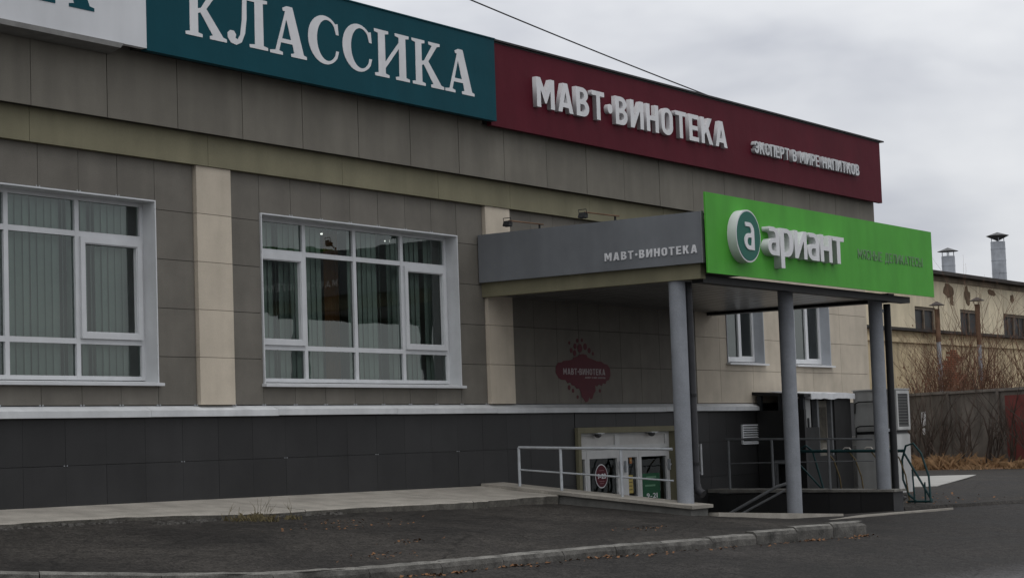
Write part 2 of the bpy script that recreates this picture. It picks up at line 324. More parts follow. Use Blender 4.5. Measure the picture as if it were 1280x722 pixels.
def sans(ch, s):
    h = s*.9
    if ch == 'Т': w = .60; return w, [[(w/2-s/2,0),(w/2+s/2,0),(w/2+s/2,1-h),(w,1-h),(w,1),(0,1),(0,1-h),(w/2-s/2,1-h)]]
    if ch in 'Нн': w = .64; return w, [[(0,0),(s,0),(s,.5-h/2),(w-s,.5-h/2),(w-s,0),(w,0),(w,1),(w-s,1),(w-s,.5+h/2),(s,.5+h/2),(s,1),(0,1)]]
    if ch == 'П': w = .64; return w, [[(0,0),(s,0),(s,1-h),(w-s,1-h),(w-s,0),(w,0),(w,1),(0,1)]]
    if ch == 'Е': w = .54; return w, [[(0,0),(w,0),(w,h),(s,h),(s,.5-h/2),(w*.92,.5-h/2),(w*.92,.5+h/2),(s,.5+h/2),(s,1-h),(w,1-h),(w,1),(0,1)]]
    if ch in 'Ии': w = .68; return w, [[(0,0),(s,0),(w-s,.66),(w-s,0),(w,0),(w,1),(w-s,1),(s,.34),(s,1),(0,1)]]
    if ch == 'М': w = .80; return w, [[(0,0),(s,0),(s,.60),(w/2-.035,.16),(w/2+.035,.16),(w-s,.60),(w-s,0),(w,0),(w,1),(w-s,1),(w/2,.50),(s,1),(0,1)]]
    if ch == 'А':
        w = .70; a = s*1.15; k = w/2-a/2; yt = (w/2-s)/k
        return w, [[(0,0),(s,0),(s+k*.17,.17),(w-s-k*.17,.17),(w-s,0),(w,0),(w/2+a/2,1),(w/2-a/2,1)], [(s+k*(.17+h),.17+h),(w/2,max(yt, .2+h)),(w-s-k*(.17+h),.17+h)]]
    if ch == 'К': w = .66; return w, [[(0,0),(s,0),(s,.33),(s+.09,.45),(w-s*1.18,0),(w,0),(s+.24,.60),(w-.03,1),(w-.03-s*1.15,1),(s,.56),(s,1),(0,1)]]
    if ch == 'В':
        w = .60; return w, [[(0,0)]+arc(w-.29,.29,.29,.29,-90,62)+arc(w-.32,.755,.28,.245,-48,90)+[(0,1)], [(s,h)]+arc(w-.29,.29,max(.29-s,.03),.29-h,-90,90)+[(s,.58-h)], [(s,.58)]+arc(w-.32,(1.58-h)/2,max(.28-s,.03),(.42-h)/2,-90,90)+[(s,1-h)]]
    if ch == 'Р': w = .58; return w, [[(0,0),(s,0),(s,.37)]+arc(w-.3,.685,.3,.315,-90,90)+[(0,1)], [(s,.37+h)]+arc(w-.3,.685,.3-s,.315-h,-90,90)+[(s,1-h)]]
    if ch == 'р': w = .60; return w, [[(0,-.42),(s,-.42),(s,.0)]+arc(w-.3,.42,.3,.42,-90,0)+arc(w-.3,.58,.3,.42,0,90)+[(0,1)], [(s,h)]+arc(w-.3,.42,.3-s,.42-h,-90,0)+arc(w-.3,.58,.3-s,.42-h,0,90)+[(s,1-h)]]
    if ch == 'т': w = .58; return w, [[(w/2-s/2,0),(w/2+s/2,0),(w/2+s/2,1-h),(w,1-h),(w,1),(0,1),(0,1-h),(w/2-s/2,1-h)]]
    if ch == 'а':
        w = .60; r = .26
        o = [(w-s,0)]
        o = arc(.27,.30,.27,.30,-90,-270,12)+[(w-s,.60)]+arc(.30,.66,.30-s,.34-h,0,90,6)+[(.08,1-h),(.08,1)]
        o += arc(.30,.66,.30,.34,90,0,8)+[(w,0)]
        return w, [o, [(w-s,h)]+[(w-s,.60-h)]+arc(.28,.30,.28-s,.30-h,90,270,10)]
    if ch == 'О':
        w = .62; r = w/2; return w, [arc(r,1-r,r,r,0,180,12)+arc(r,r,r,r,180,360,12), arc(r,1-r,r-s,r-h,0,180,12)+arc(r,r,r-s,r-h,180,360,12)]
    if ch in 'СЭ':
        w = .60; r = w/2; o = [(w,.34)]+arc(r,r,r,r,0,-180,12)+arc(r,1-r,r,r,180,0,12)+[(w,.66),(w-s,.66)]+arc(r,1-r,r-s,r-h,0,180,10)
        if ch == 'Э': o += [(s,.5+h/2),(w*.66,.5+h/2),(w*.66,.5-h/2),(s,.5-h/2)]
        o += arc(r,r,r-s,r-h,180,360,10)+[(w-s,.34)]
        if ch == 'Э': o = [(w-x, y) for x, y in o]
        return w, [o]
    if ch == 'Я':
        w = .62; o = [[(0,0),(s,0),(s,.37),(w*.44,.37),(w-s*1.15,0),(w,0),(w-.24,.39)]+arc(w-.3,.685,.3,.315,-70,90)+[(0,1)], [(s,.37+h)]+arc(w-.3,.685,.3-s,.315-h,-90,90)+[(s,1-h)]]
        return w, [[(w-x, y) for x, y in q] for q in o]
    if ch == 'Ы': w = .56; return .84, [[(0,0)]+arc(w-.3,.315,.3,.315,-90,90)+[(s,.63),(s,1),(0,1)], [(s,h)]+arc(w-.3,.315,.3-s,.315-h,-90,90)+[(s,.63-h)], [(.84-s,0),(.84,0),(.84,1),(.84-s,1)]]
    if ch == 'Д': w = .74; return w, [[(0,-.2),(s,-.2),(s,0),(w-s,0),(w-s,-.2),(w,-.2),(w,h),(w-.08,h),(w-.08,1),(.19,1),(.15,.45),(.08,h),(0,h)], [(.08+s,h),(w-.08-s,h),(w-.08-s,1-h),(.19+s*.9,1-h),(.15+s*.95,.45)]]
    if ch == 'Л': w = .66; return w, [[(0,0),(s,0),(.17+s,1-h),(w-s,1-h),(w-s,0),(w,0),(w,1),(.19,1)]]
    return None
def sans_glyph(ch, s):
    k = (ch, 'sans', s)
    if k not in GC:
        cu = bpy.data.curves.new('glyph', 'CURVE'); cu.dimensions = '2D'; cu.fill_mode = 'BOTH'; cu.extrude = 0.5
        for pl in sans(ch, s)[1]:
            sp = cu.splines.new('POLY'); sp.points.add(len(pl)-1)
            for p_, q in zip(sp.points, pl): p_.co = (q[0], q[1], 0, 1)
            sp.use_cyclic_u = True
        GC[k] = mesh_of_curve(cu)
    return GC[k]
def c_outline():
    o = []
    for i in range(29):
        a = math.radians(48+i*(318-48)/28); o.append((.43+.43*math.cos(a), .5+.515*math.sin(a)))
    o.append((.80, .31)); o.append((.73, .31))
    for i in range(25):
        a = math.radians(318-i*(318-48)/24); o.append((.50+.28*math.cos(a)*.98, .5+.435*math.sin(a)))
    o += [(.73, .66), (.80, .66), (.78, .90)]
    return o
def serif_glyph(ch):
    k = (ch, 'serif')
    if k not in GC:
        outs = SERIF[ch] if ch in SERIF else [c_outline()]
        cu = bpy.data.curves.new('glyph', 'CURVE'); cu.dimensions = '2D'; cu.fill_mode = 'BOTH'; cu.extrude = 0.5
        for pl in outs:
            sp = cu.splines.new('POLY'); sp.points.add(len(pl)-1)
            for p_, q in zip(sp.points, pl): p_.co = (q[0], q[1], 0, 1)
            sp.use_cyclic_u = True
        GC[k] = mesh_of_curve(cu)
    return GC[k]
def place_glyph(src, name, m, parent, org, uax, vax, nax, x0, x1, z0, z1, depth, bounds=None):
    """glyph mesh mapped so that its box fills [x0,x1]x[z0,z1] along uax,vax; it stands out along nax from org by depth"""
    xs = [v.co.x for v in src.vertices]; ys = [v.co.y for v in src.vertices]
    gx0, gx1 = min(xs), max(xs); gy0, gy1 = bounds if bounds else (min(ys), max(ys))
    me = src.copy(); me.materials.clear(); me.materials.append(m)
    org, uax, vax, nax = Vector(org), Vector(uax), Vector(vax), Vector(nax)
    cxm, czm = (x0+x1)/2, z0
    for v in me.vertices:
        a = x0+(v.co.x-gx0)/(gx1-gx0)*(x1-x0)-cxm; b = (v.co.y-gy0)/(gy1-gy0)*(z1-z0); c = (v.co.z+0.5)*depth
        v.co = uax*a+vax*b+nax*c
    bm_ = bmesh.new(); bm_.from_mesh(me); bmesh.ops.recalc_face_normals(bm_, faces=bm_.faces); bm_.to_mesh(me); bm_.free()
    me.update()
    o = bpy.data.objects.new(name, me)
    return setup(o, parent, org+uax*cxm+vax*czm)
def write(text, parent, m, org, uax, vax, nax, x0, x1, z0, h, depth, weight=0.02, gap=0.12, space=0.40, stem=.17, name='letter', lower=False):
    adv = []
    for ch in text:
        if ch == ' ': adv.append(space); continue
        if ch == '•': adv.append(0.24); continue
        if sans(ch, stem): adv.append(sans(ch, stem)[0]); continue
        g = font_glyph(ch, weight); xs = [v.co.x for v in g.vertices]; adv.append((max(xs)-min(xs))/.728)
    tot = sum(adv)+gap*(len(text)-1); k = (x1-x0)/tot; x = x0
    for ch, a in zip(text, adv):
        if ch == '•':
            c_ = Vector(org)+Vector(uax)*(x+a*k/2)+Vector(vax)*(z0+h*0.48)
            t = MB(); n_ = 16; r_ = min(a*k/2, h*0.2)
            for d in (0, depth):
                for j in range(n_):
                    q = c_+Vector(uax)*r_*math.cos(2*math.pi*j/n_)+Vector(vax)*r_*1.05*math.sin(2*math.pi*j/n_)+Vector(nax)*d; t.v.append(tuple(q))
            t.fc.append(tuple(range(n_))); t.fc.append(tuple(n_+j for j in reversed(range(n_))))
            for j in range(n_): t.fc.append((j, n_+j, n_+(j+1) % n_, (j+1) % n_))
            t.build('dot', m, parent, origin=c_)
        elif ch != ' ':
            if sans(ch, stem):
                place_glyph(sans_glyph(ch, stem), name, m, parent, org, uax, vax, nax, x, x+a*k, z0, z0+h, depth, bounds=(0, 1)); x += (a+gap)*k; continue
            if lower: bd = (-weight, 0.542+weight)
            else: bd = (-weight, 0.728+weight)
            place_glyph(font_glyph(ch, weight), name, m, parent, org, uax, vax, nax, x, x+a*k, z0, z0+h, depth, bounds=bd)
        x += (a+gap)*k

# ------------------------------------------------------------------ terrain
def sat(x): return x if x < 14 else 14+10*(1-math.exp(-(x-14)/10))
def G(x, y):
    yy = min(y, 0.0)
    if yy < -14: yy = -14-6*(1-math.exp((yy+14)/6))
    xx = sat(x) if x > -12 else -12-6*(1-math.exp((x+12)/6))
    return -1.21+.087*yy-(.024*xx if xx > 0 else .008*xx)
def smooth(a, b, x):
    t = max(0.0, min(1.0, (x-a)/(b-a))); return t*t*(3-2*t)
KERB = [(-12.5,-1.9),(-9.5,-2.5),(-7.8,-3.4),(-6.85,-4.2),(-6.05,-4.93),(-5.2,-5.45),(-4.5,-5.67),(-3.71,-5.74),(-2.84,-5.80),(-1.6,-5.82),(.6,-5.87),(2.9,-5.88),(4.5,-5.87),(6.6,-5.83)]
def kerb_y(x):
    for (a, b), (c_, d) in zip(KERB, KERB[1:]):
        if a <= x <= c_: return b+(d-b)*(x-a)/(c_-a)
    return KERB[0][1] if x < KERB[0][0] else KERB[-1][1]
def R(x, y): return G(x, y)-0.10

def struct(o): o['kind'] = 'structure'; return o
# road / ground sheet reaching the horizon, with the entrance pit left open
xs = sorted(set([-900,-500,-250,-120,-60,-40] + [-30+i*1.0 for i in range(0, 37)] + [6.45, 12.95] + [7+i*1.0 for i in range(0, 40)] + [50,55,60,70,80,100,140,200,320,500,900]))
ys = sorted(set([-900,-500,-250,-120,-70,-50] + [-40+i*1.0 for i in range(0, 36)] + [-3.45,-4,-3,-2,-1,-0.02,1,2,3,4,5,6,8,10,12,15,20,25,30,40,60,100,160,300,500,900]))
t = MB(); idx = {}
for i, x in enumerate(xs):
    for j, y in enumerate(ys):
        idx[i, j] = len(t.v); t.v.append((x, y, R(x, y)+random.uniform(-.004, .004)*(abs(x) < 40)))
for i in range(len(xs)-1):
    for j in range(len(ys)-1):
        cx_, cy_ = (xs[i]+xs[i+1])/2, (ys[j]+ys[j+1])/2
        if 6.45 < cx_ < 12.95 and -3.45 < cy_ < 0: continue
        if -12.4 < cx_ < 20 and 0 < cy_ < 14: continue
        t.fc.append((idx[i, j], idx[i+1, j], idx[i+1, j+1], idx[i, j+1]))
struct(t.build('road', ROADM, origin=(0, 0, 0), smooth=True))
# parking lot, one kerb higher than the road, easing down past the kerb's end
t = MB(); nx, ny = 70, 14; X0, X1 = -12.4, 11.4
for i in range(nx+1):
    x = X0+(X1-X0)*i/nx
    yb = -1.0 if x < 6.0 else -3.5
    yf = kerb_y(x)+0.06
    if x > 6.6: yf = -5.77+smooth(6.6, 11.4, x)*2.0
    for j in range(ny+1):
        y = yb+(yf-yb)*j/ny
        drop = max(smooth(5.5, 10.0, x)*0.125, smooth(6.3, 6.9, x)*.13*smooth(.55, .9, j/ny)) + 0.02*smooth(4.0, 7.0, x)*smooth(-4.2, -5.8, y)
        t.v.append((x, y, G(x, y)-drop+random.uniform(-.005, .005)))
for i in range(nx):
    for j in range(ny):
        a = i*(ny+1)+j; t.fc.append((a, a+ny+1, a+ny+2, a+1))
struct(t.build('parking_lot', LOTM, origin=(0, -4, -1.6), smooth=True))
# side yard beyond the entrance, a low step above the road
t = MB(); pts = [(13.35,-3.2),(15.0,-3.55),(19,-3.75),(26,-4.0),(45,-4.6)]
nn = 24
for i in range(nn+1):
    x = 13.5+(40-13.5)*i/nn
    for j, y in enumerate((-3.45-0.02*(x-13.5), -3.40-0.02*(x-13.5), -2.0, -.5, 1.5, 4.0, 9.0)):
        z = R(x, y)+(0.004 if j == 0 else 0.06)
        t.v.append((x, y+random.uniform(-.03, .03)*(j < 2), z))
for i in range(nn):
    for j in range(6):
        if j >= 3 and (13.5+26.5*(i+.5)/nn) < 20.2: continue
        a = i*7+j; t.fc.append((a, a+7, a+8, a+1))
struct(t.build('side_yard', LOTM, origin=(20, 0, -1.8), smooth=True))
# pale concrete apron of the yard
t = MB()
P = [(19.3,-.55),(21.5,-.75),(27.0,.75),(31.0,2.05),(30.6,3.6),(26.0,5.0),(20.6,2.2)]
for z in (0.062, 0.075):
    for x, y in P: t.v.append((x, y, R(x, y)+z))
k = len(P); t.fc = [tuple(range(k)), tuple(reversed(range(k, 2*k)))] + [(i, (i+1) % k, k+(i+1) % k, k+i) for i in range(k)]
struct(t.build('concrete_apron', mat('pale_concrete', (0.33, 0.322, 0.30), 0.9, var=0.10, scale=1.2, bump=0.2, fine=0.1), origin=(25, 1, -1.75)))

# ------------------------------------------------------------------ sidewalk along the wall
def SW(x, y): return -1.145-.007*x+.09*y-.035*max(0.0, min(1.0, (x-1.0)/4.5))*min(1.0, -y/1.0+.1)
sw = MB()
t = MB(); E_ = [(-12.4,-1.2),(-9,-1.2),(-7,-1.18)]
x = -6.2
while x < 5.9:
    base = -1.18 if x < -2.6 else -1.18-.42*smooth(-2.6, -.4, x) if x < 3 else -1.60+.27*smooth(3.2, 5.95, x)
    E_.append((x, base+random.uniform(-.035, .035))); x += random.uniform(.10, .22)
E_.append((5.97, -1.37))
def slab(Epts, name):
    t = MB(); n = len(Epts)
    for x, y in Epts:
        t.v += [(x, 0.0, SW(x, 0)), (x, y*.5, SW(x, y*.5)), (x, y+.02, SW(x, y)), (x, y, SW(x, y)-.018), (x, y+.015, SW(x, y)-.11+random.uniform(-.012, .012)), (x, y+.02, SW(x, y)-.24)]
    for i in range(n-1):
        for j in range(5): a = i*6+j; t.fc.append((a, a+6, a+7, a+1))
    t.fc.append((0,1,2,3,4,5)); b = (n-1)*6; t.fc.append(tuple(b+i for i in reversed(range(6))))
    return t
EDGEC = mat('broken_edge_dirt_shade', (0.105, 0.098, 0.085), 0.95, var=0.4, scale=6, bump=0.6, bscale=30, fine=0.2)  # dirty broken sides, with their shade mixed into the darker colour
SWo = struct(setup(bpy.data.objects.new('sidewalk', None), None, (0, -.8, -1.3)))
cuts = [-12.4, -5.4, 0.1, 3.55, 5.98]
for a, b in zip(cuts, cuts[1:]):
    pts = [p for p in E_ if a+.02 < p[0] < b-.02]
    ya = min(E_, key=lambda p: abs(p[0]-a))[1]; yb = min(E_, key=lambda p: abs(p[0]-b))[1]
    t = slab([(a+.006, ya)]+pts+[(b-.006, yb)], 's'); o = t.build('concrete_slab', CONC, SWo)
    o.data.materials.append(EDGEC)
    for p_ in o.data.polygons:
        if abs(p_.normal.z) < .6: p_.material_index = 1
    o.rotation_euler = (random.uniform(-.003, .001), 0, 0)

# kerb stones
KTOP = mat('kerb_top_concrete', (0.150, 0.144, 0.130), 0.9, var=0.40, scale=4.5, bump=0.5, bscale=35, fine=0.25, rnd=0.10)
CONCF2 = mat('kerb_face_dirt_shade', (0.082, 0.078, 0.071), 0.95, var=0.5, scale=5, bump=0.6, bscale=30, fine=0.25, rnd=0.15)  # dirt plus painted shade: faces coloured darker than the stone tops
KO = struct(setup(bpy.data.objects.new('kerb', None), None, (0, -5.8, -1.8)))
L = 0; segs = []
for a, b in zip(KERB, KERB[1:]):
    segs.append((Vector((*a, 0)), Vector((*b, 0))))
total = sum((b-a).length for a, b in segs)
def at_len(s_):
    for a, b in segs:
        l = (b-a).length
        if s_ <= l: return a+(b-a)*(s_/l)
        s_ -= l
    return segs[-1][1]
s_ = 0.0
while s_ < total-0.15:
    ln = min(random.choice((1.0, 1.05, 1.1, 1.0, .78)), total-s_); last = s_+ln > total-.2
    if last: ln = total-s_
    p0, p1 = at_len(s_+.004), at_len(s_+ln-.005); d = (p1-p0); ll = d.length; d.normalize(); nrm = Vector((-d.y, d.x, 0))
    if nrm.y < 0: nrm = -nrm
    t = MB(); ns = 7
    up = 0.015+0.085*smooth(1.5, 6.0, (p0.x+p1.x)/2)
    tl = random.uniform(-.005, .005)
    for i in range(ns+1):
        q = p0+d*(ll*i/ns); je = lambda s=.006: random.uniform(-s, s)
        z0 = R(q.x, q.y)-.12; zt = G(q.x, q.y)+up+tl*(i/ns-.5)
        rnd_end = 0.0
        if last and i >= ns-2: rnd_end = (.0, .02, .06)[i-ns+2]
        dip = random.uniform(0, .012) if i in (0, ns) else 0
        prof = [(.0, z0), (.0+je(), zt-.06+je()), (.022+je(.006)+rnd_end, zt-.018-dip*.4), (.05, zt-dip*.5+je(.005)), (.15-rnd_end, zt-dip*.3+je(.004)), (.165, zt-.03), (.165, z0)]
        for off, z in prof: v = q+nrm*off; t.v.append((v.x, v.y, z))
    for i in range(ns):
        for j in range(6): a = i*7+j; t.fc.append((a, a+7, a+8, a+1))
    t.fc.append(tuple(range(7))); t.fc.append(tuple(ns*7+j for j in reversed(range(7))))
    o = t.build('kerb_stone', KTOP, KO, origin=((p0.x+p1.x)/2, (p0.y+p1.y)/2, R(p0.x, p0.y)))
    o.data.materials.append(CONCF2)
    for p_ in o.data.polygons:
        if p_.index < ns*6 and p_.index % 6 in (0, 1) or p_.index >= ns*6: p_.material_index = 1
    s_ += ln

# ------------------------------------------------------------------ the shop building
BL = thing('shop_building', (4, 6, -1.3), 'long low shop building clad in grey-brown and beige tiles over a charcoal plinth', 'building')
BAYW, PW = 6.248, 0.636
WINZ = (0.265, 2.49)
wins = []
for i in (-2, -1, 0):
    b = BAYW*i
    wins.append((b+1.23, b+5.57))
SMALL = [(13.86, 15.33), (16.62, 18.22)]; SMZ = (0.74, 2.30)
DOOR = (8.62, 11.98, -2.45, -0.37)
def wall_cells(x0, x1, z0, z1, holes):
    X = sorted({x0, x1, *[h[0] for h in holes], *[h[1] for h in holes]}); Z = sorted({z0, z1, *[h[2] for h in holes], *[h[3] for h in holes]})
    out = []
    for a, b in zip(X, X[1:]):
        for c_, d in zip(Z, Z[1:]):
            if any(h[0]-1e-6 <= a and b <= h[1]+1e-6 and h[2]-1e-6 <= c_ and d <= h[3]+1e-6 for h in holes): continue
            out.append((a, b, c_, d))
    return out
holes = [(a, b, *WINZ) for a, b in wins] + [(a, b, *SMZ) for a, b in SMALL] + [DOOR]
t = MB()
for a, b, c_, d in wall_cells(-11.86, 20.03, -2.6, 5.35, holes): t.box(a, b, .035, .30, c_, d)
t.box(-11.86, -11.6, .3, 14, -2.6, 5.35).box(19.75, 20.03, .3, 14, -2.6, 5.35).box(-11.6, 19.75, 13.7, 14, -2.6, 5.35)
t.build('wall', CORE, BL)
MB().box(-12.0, 20.2, -.1, 14.1, 5.36, 5.42).build('roof', ROOFD, BL)
# rooms behind the glass
t = MB(); t.box(-11.6, 19.75, .31, 8.0, 2.78, 2.86).box(-11.6, 19.75, .31, 8.0, -.12, -.04)
t.box(-11.6, 19.75, 5.0, 5.1, -.04, 2.78).box(9.0, 9.1, .31, 5.0, -.04, 2.78).box(-.3, -.2, 1.6, 5.0, -.04, 2.78).box(16.0, 16.1, .31, 5, -.04, 2.78)
t.build('room_partition', ROOM, BL)
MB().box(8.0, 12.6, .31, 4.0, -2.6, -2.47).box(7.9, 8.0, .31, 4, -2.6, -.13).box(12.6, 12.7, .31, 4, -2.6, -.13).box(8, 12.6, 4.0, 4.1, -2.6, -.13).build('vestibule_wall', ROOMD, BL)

GAP = 0.007
ROWS = [0.012, 0.6, 1.19, 1.785, 2.385, 2.985]
def tile_rect(name, xs_, zs_, m, y=0.0, th=0.03):
    for a, b in zip(xs_, xs_[1:]):
        for c_, d in zip(zs_, zs_[1:]): tile(name, a+GAP/2, b-GAP/2, c_+GAP/2, d-GAP/2, y, th, m, BL)
def lin(a, b, n): return [a+(b-a)*i/n for i in range(n+1)]
for i in (-2, -1, 0):
    b = BAYW*i
    for zc, zd in zip(ROWS, ROWS[1:]): tile('pilaster_tile', b+.004, b+PW-.004, zc+.003, zd-.003, -.055, .085, BEIGE, BL, rot=.0008)
    tile_rect('wall_tile', [b+PW+.006, b+1.226], ROWS, TILE); tile_rect('wall_tile', [b+5.574, b+BAYW-.006], ROWS, TILE)
    tile_rect('wall_tile', lin(b+1.226, b+5.574, 7), [ROWS[0], WINZ[0]-.004], TILE); tile_rect('wall_tile', lin(b+1.226, b+5.574, 7), [WINZ[1]+.004, ROWS[-1]], TILE)
for zc, zd in zip(ROWS, ROWS[1:]): tile('pilaster_tile', BAYW+.004, BAYW+.66-.004, zc+.003, zd-.003, -.055, .085, BEIGE, BL, rot=.0008)
tile_rect('wall_tile', lin(6.914, 12.70, 9), ROWS, TILE)
# beige end of the facade with its two windows
bx = [12.70, 13.58, 14.85, 16.12, 17.4, 18.7, 20.05]; bz = [0.012, 0.6, 1.19, 1.785, 2.385, 2.985]
for a, b in zip(bx, bx[1:]):
    for c_, d in zip(bz, bz[1:]):
        for a2, b2, c2, d2 in wall_cells(a, b, c_, d, [(max(a, h0), min(b, h1), max(c_, SMZ[0]-.004), min(d, SMZ[1]+.004)) for h0, h1 in SMALL if min(b, h1) > max(a, h0) and min(d, SMZ[1]) > max(c_, SMZ[0])]):
            if b2-a2 > .02 and d2-c2 > .02: tile('wall_tile', a2+GAP/2*(abs(a2-a) < 1e-6), b2-GAP/2*(abs(b2-b) < 1e-6), c2+GAP/2*(abs(c2-c_) < 1e-6), d2-GAP/2*(abs(d2-d) < 1e-6), 0, .03, BEIGE, BL, jit=.0003, rot=.0004)
# olive band and frieze
xo = -11.9
for b in [-11.3, -8.8, -5.2, -2.72, .2, 2.85, 5.05, 6.9, 9.2, 11.6, 14.0, 16.4, 18.8, 20.1]:
    tile('band_panel', xo+.003, b-.003, 2.985, 3.415, -.08, .11, OLIVE, BL, jit=.002); xo = b
fx = [-2.8+1.175*i for i in range(-8, 20)]; fx = [v for v in fx if v > -11.9 and v < 19.7]+[20.24]
for a, b in zip([-12.0]+fx, fx):
    tile('frieze_panel', a+.006, b-.006, 3.372, 4.55, -.20, .03, FRIEZE, BL, jit=.002)
MB().box(-11.95, 20.23, -.165, .03, 3.38, 5.34).build('frieze_backing', CORE, BL)
# metal ledge in lengths, slightly dented
xo = -11.9
for b in [-9.2, -6.1, -3.3, -.9, 1.4, 3.9, 6.35, 8.9, 11.4, 13.1, 14.95]:
    dz = random.uniform(-.006, .006)
    MB().hexa([(xo, -.10, -.128+dz), (b-.004, -.10, -.128+dz), (b-.004, .02, -.128+dz), (xo, .02, -.128+dz), (xo, -.10, -.052+dz), (b-.004, -.10, -.052+dz), (b-.004, .02, .006), (xo, .02, .006)]).build('ledge', LEDGE, BL, origin=(b, 0, 0)); xo = b
# plinth tiles
px = [-11.9+.635*i for i in range(0, 51)]; off = -2.83-px[14]; px = [v+off for v in px]
for a, b in zip(px, px[1:]):
    if b < -11.7 or b > 20.05: continue
    zr = [-1.32, -.672, -.13] if b < 6.6 or a > 12.7 else [-2.5, -1.92, -1.28, -.672, -.13]
    if a > 12.7: zr = [-2.0, -1.28, -.672, -.13 if b < 15 else .008]
    for c_, d in zip(zr, zr[1:]):
        a2, b2 = a, b
        if d > DOOR[2] and c_ < DOOR[3] and a < DOOR[1] and b > DOOR[0]:
            if a < DOOR[0]: b2 = DOOR[0]
            elif b > DOOR[1]: a2 = DOOR[1]
            else:
                if d > DOOR[3]: tile('plinth_tile', a+GAP/2, b-GAP/2, DOOR[3]+.003, d-GAP/2, -.012, .045, PLINTH, BL)
                continue
            if d > DOOR[3]: tile('plinth_tile', (b2 if a < DOOR[0] else a)+.001, (b if a < DOOR[0] else a2)-.001, DOOR[3]+.003, d-GAP/2, -.012, .045, PLINTH, BL)
        if b2-a2 > .03: tile('plinth_tile', a2+.0015, b2-.0015, c_+.0025, d-.0025, -.012, .045, PLINTH, BL)
# fixing clips on the tile corners
t = MB()
for i in (-1, 0):
    b = BAYW*i
    for x in lin(b+1.226, b+5.574, 7)+[b+PW+.03, b+BAYW-.03]:
        for dx in (-.022, .022): t.box(x+dx-.007, x+dx+.007, -.008, .01, .006, .022)
    for x in lin(b+1.226, b+5.574, 7)[1:-1]:
        for dx in (-.022, .022): t.box(x+dx-.006, x+dx+.006, -.007, .01, 2.487+.008, 2.487+.022)
for a in px[::3]:
    if -5 < a < 6:
        for dx in (-.022, .022): t.box(a+dx-.006, a+dx+.006, -.016, .0, -.677, -.667)
o = t.build('tile_clip', STEEL, BL); o['kind'] = 'stuff'

# big windows
def big_window(x0, x1):
    z0, z1 = WINZ; yb = .24
    t = MB(); th = .018
    # reveal lining with a raised rim
    t.box(x0, x0+th, -.022, yb, z0, z1).box(x1-th, x1, -.022, yb, z0, z1).box(x0+th, x1-th, -.022, yb, z1-th, z1)
    W = t.build('window', WFRAME, BL, origin=((x0+x1)/2, 0, z0))
    MB().hexa([(x0-.03, -.075, z0-.022), (x1+.04, -.075, z0-.022), (x1+.04, yb, z0-.015), (x0-.03, yb, z0-.015), (x0-.03, -.075, z0+.012), (x1+.04, -.075, z0+.012), (x1+.04, yb, z0+.045), (x0-.03, yb, z0+.045)]).build('sill', WFRAME, W)
    cw = (x1-x0-2*th)/4; X = [x0+th+cw*i for i in range(5)]; zb, zt = z0+.05, z1-th; tr1, tr2 = .77, 2.03; m_ = .032
    t = MB(); fy0, fy1 = .19, .25
    for i, x in enumerate(X):
        a = x if i == 0 else x-m_; b = x if i == 4 else x+m_
        if i == 0: b = x+.05
        if i == 4: a = x-.05
        t.box(a, b, fy0, fy1, zb, zt)
    for i in range(4):
        a = X[i]+(.05 if i == 0 else m_); b = X[i+1]-(.05 if i == 3 else m_)
        for c_, d in ((zb, zb+.05), (tr1-m_, tr1+m_), (tr2-m_, tr2+m_), (zt-.05, zt)): t.box(a, b, fy0+.002, fy1-.002, c_, d)
    t.build('frame', WFRAME, W)
    for i in range(4):
        a = X[i]+(.05 if i == 0 else m_); b = X[i+1]-(.05 if i == 3 else m_)
        for c_, d in ((zb+.05, tr1-m_), (tr1+m_, tr2-m_), (tr2+m_, zt-.05)):
            if i in (0, 3) and c_ > tr1 and d < tr2:
                s = .07; q = MB()
                q.box(a, a+s, fy0-.03, fy1-.02, c_, d).box(b-s, b, fy0-.03, fy1-.02, c_, d).box(a+s, b-s, fy0-.03, fy1-.02, c_, c_+s).box(a+s, b-s, fy0-.03, fy1-.02, d-s, d)
                q.box(a+s, a+s+.012, fy0-.018, fy1-.03, c_+s, d-s).box(b-s-.012, b-s, fy0-.018, fy1-.03, c_+s, d-s).box(a+s+.012, b-s-.012, fy0-.018, fy1-.03, c_+s, c_+s+.012).box(a+s+.012, b-s-.012, fy0-.018, fy1-.03, d-s-.012, d-s)
                q.build('sash', WFRAME, W); a2, b2, c2, d2 = a+s, b-s, c_+s, d-s
            else: a2, b2, c2, d2 = a, b, c_, d
            MB().quad((a2, .222, c2), (b2, .222+random.uniform(-.002, .002), c2), (b2, .222, d2), (a2, .222+random.uniform(-.002, .002), d2)).build('pane', GLASS, W, recalc=False)
    return W
for a, b in wins: big_window(a, b)
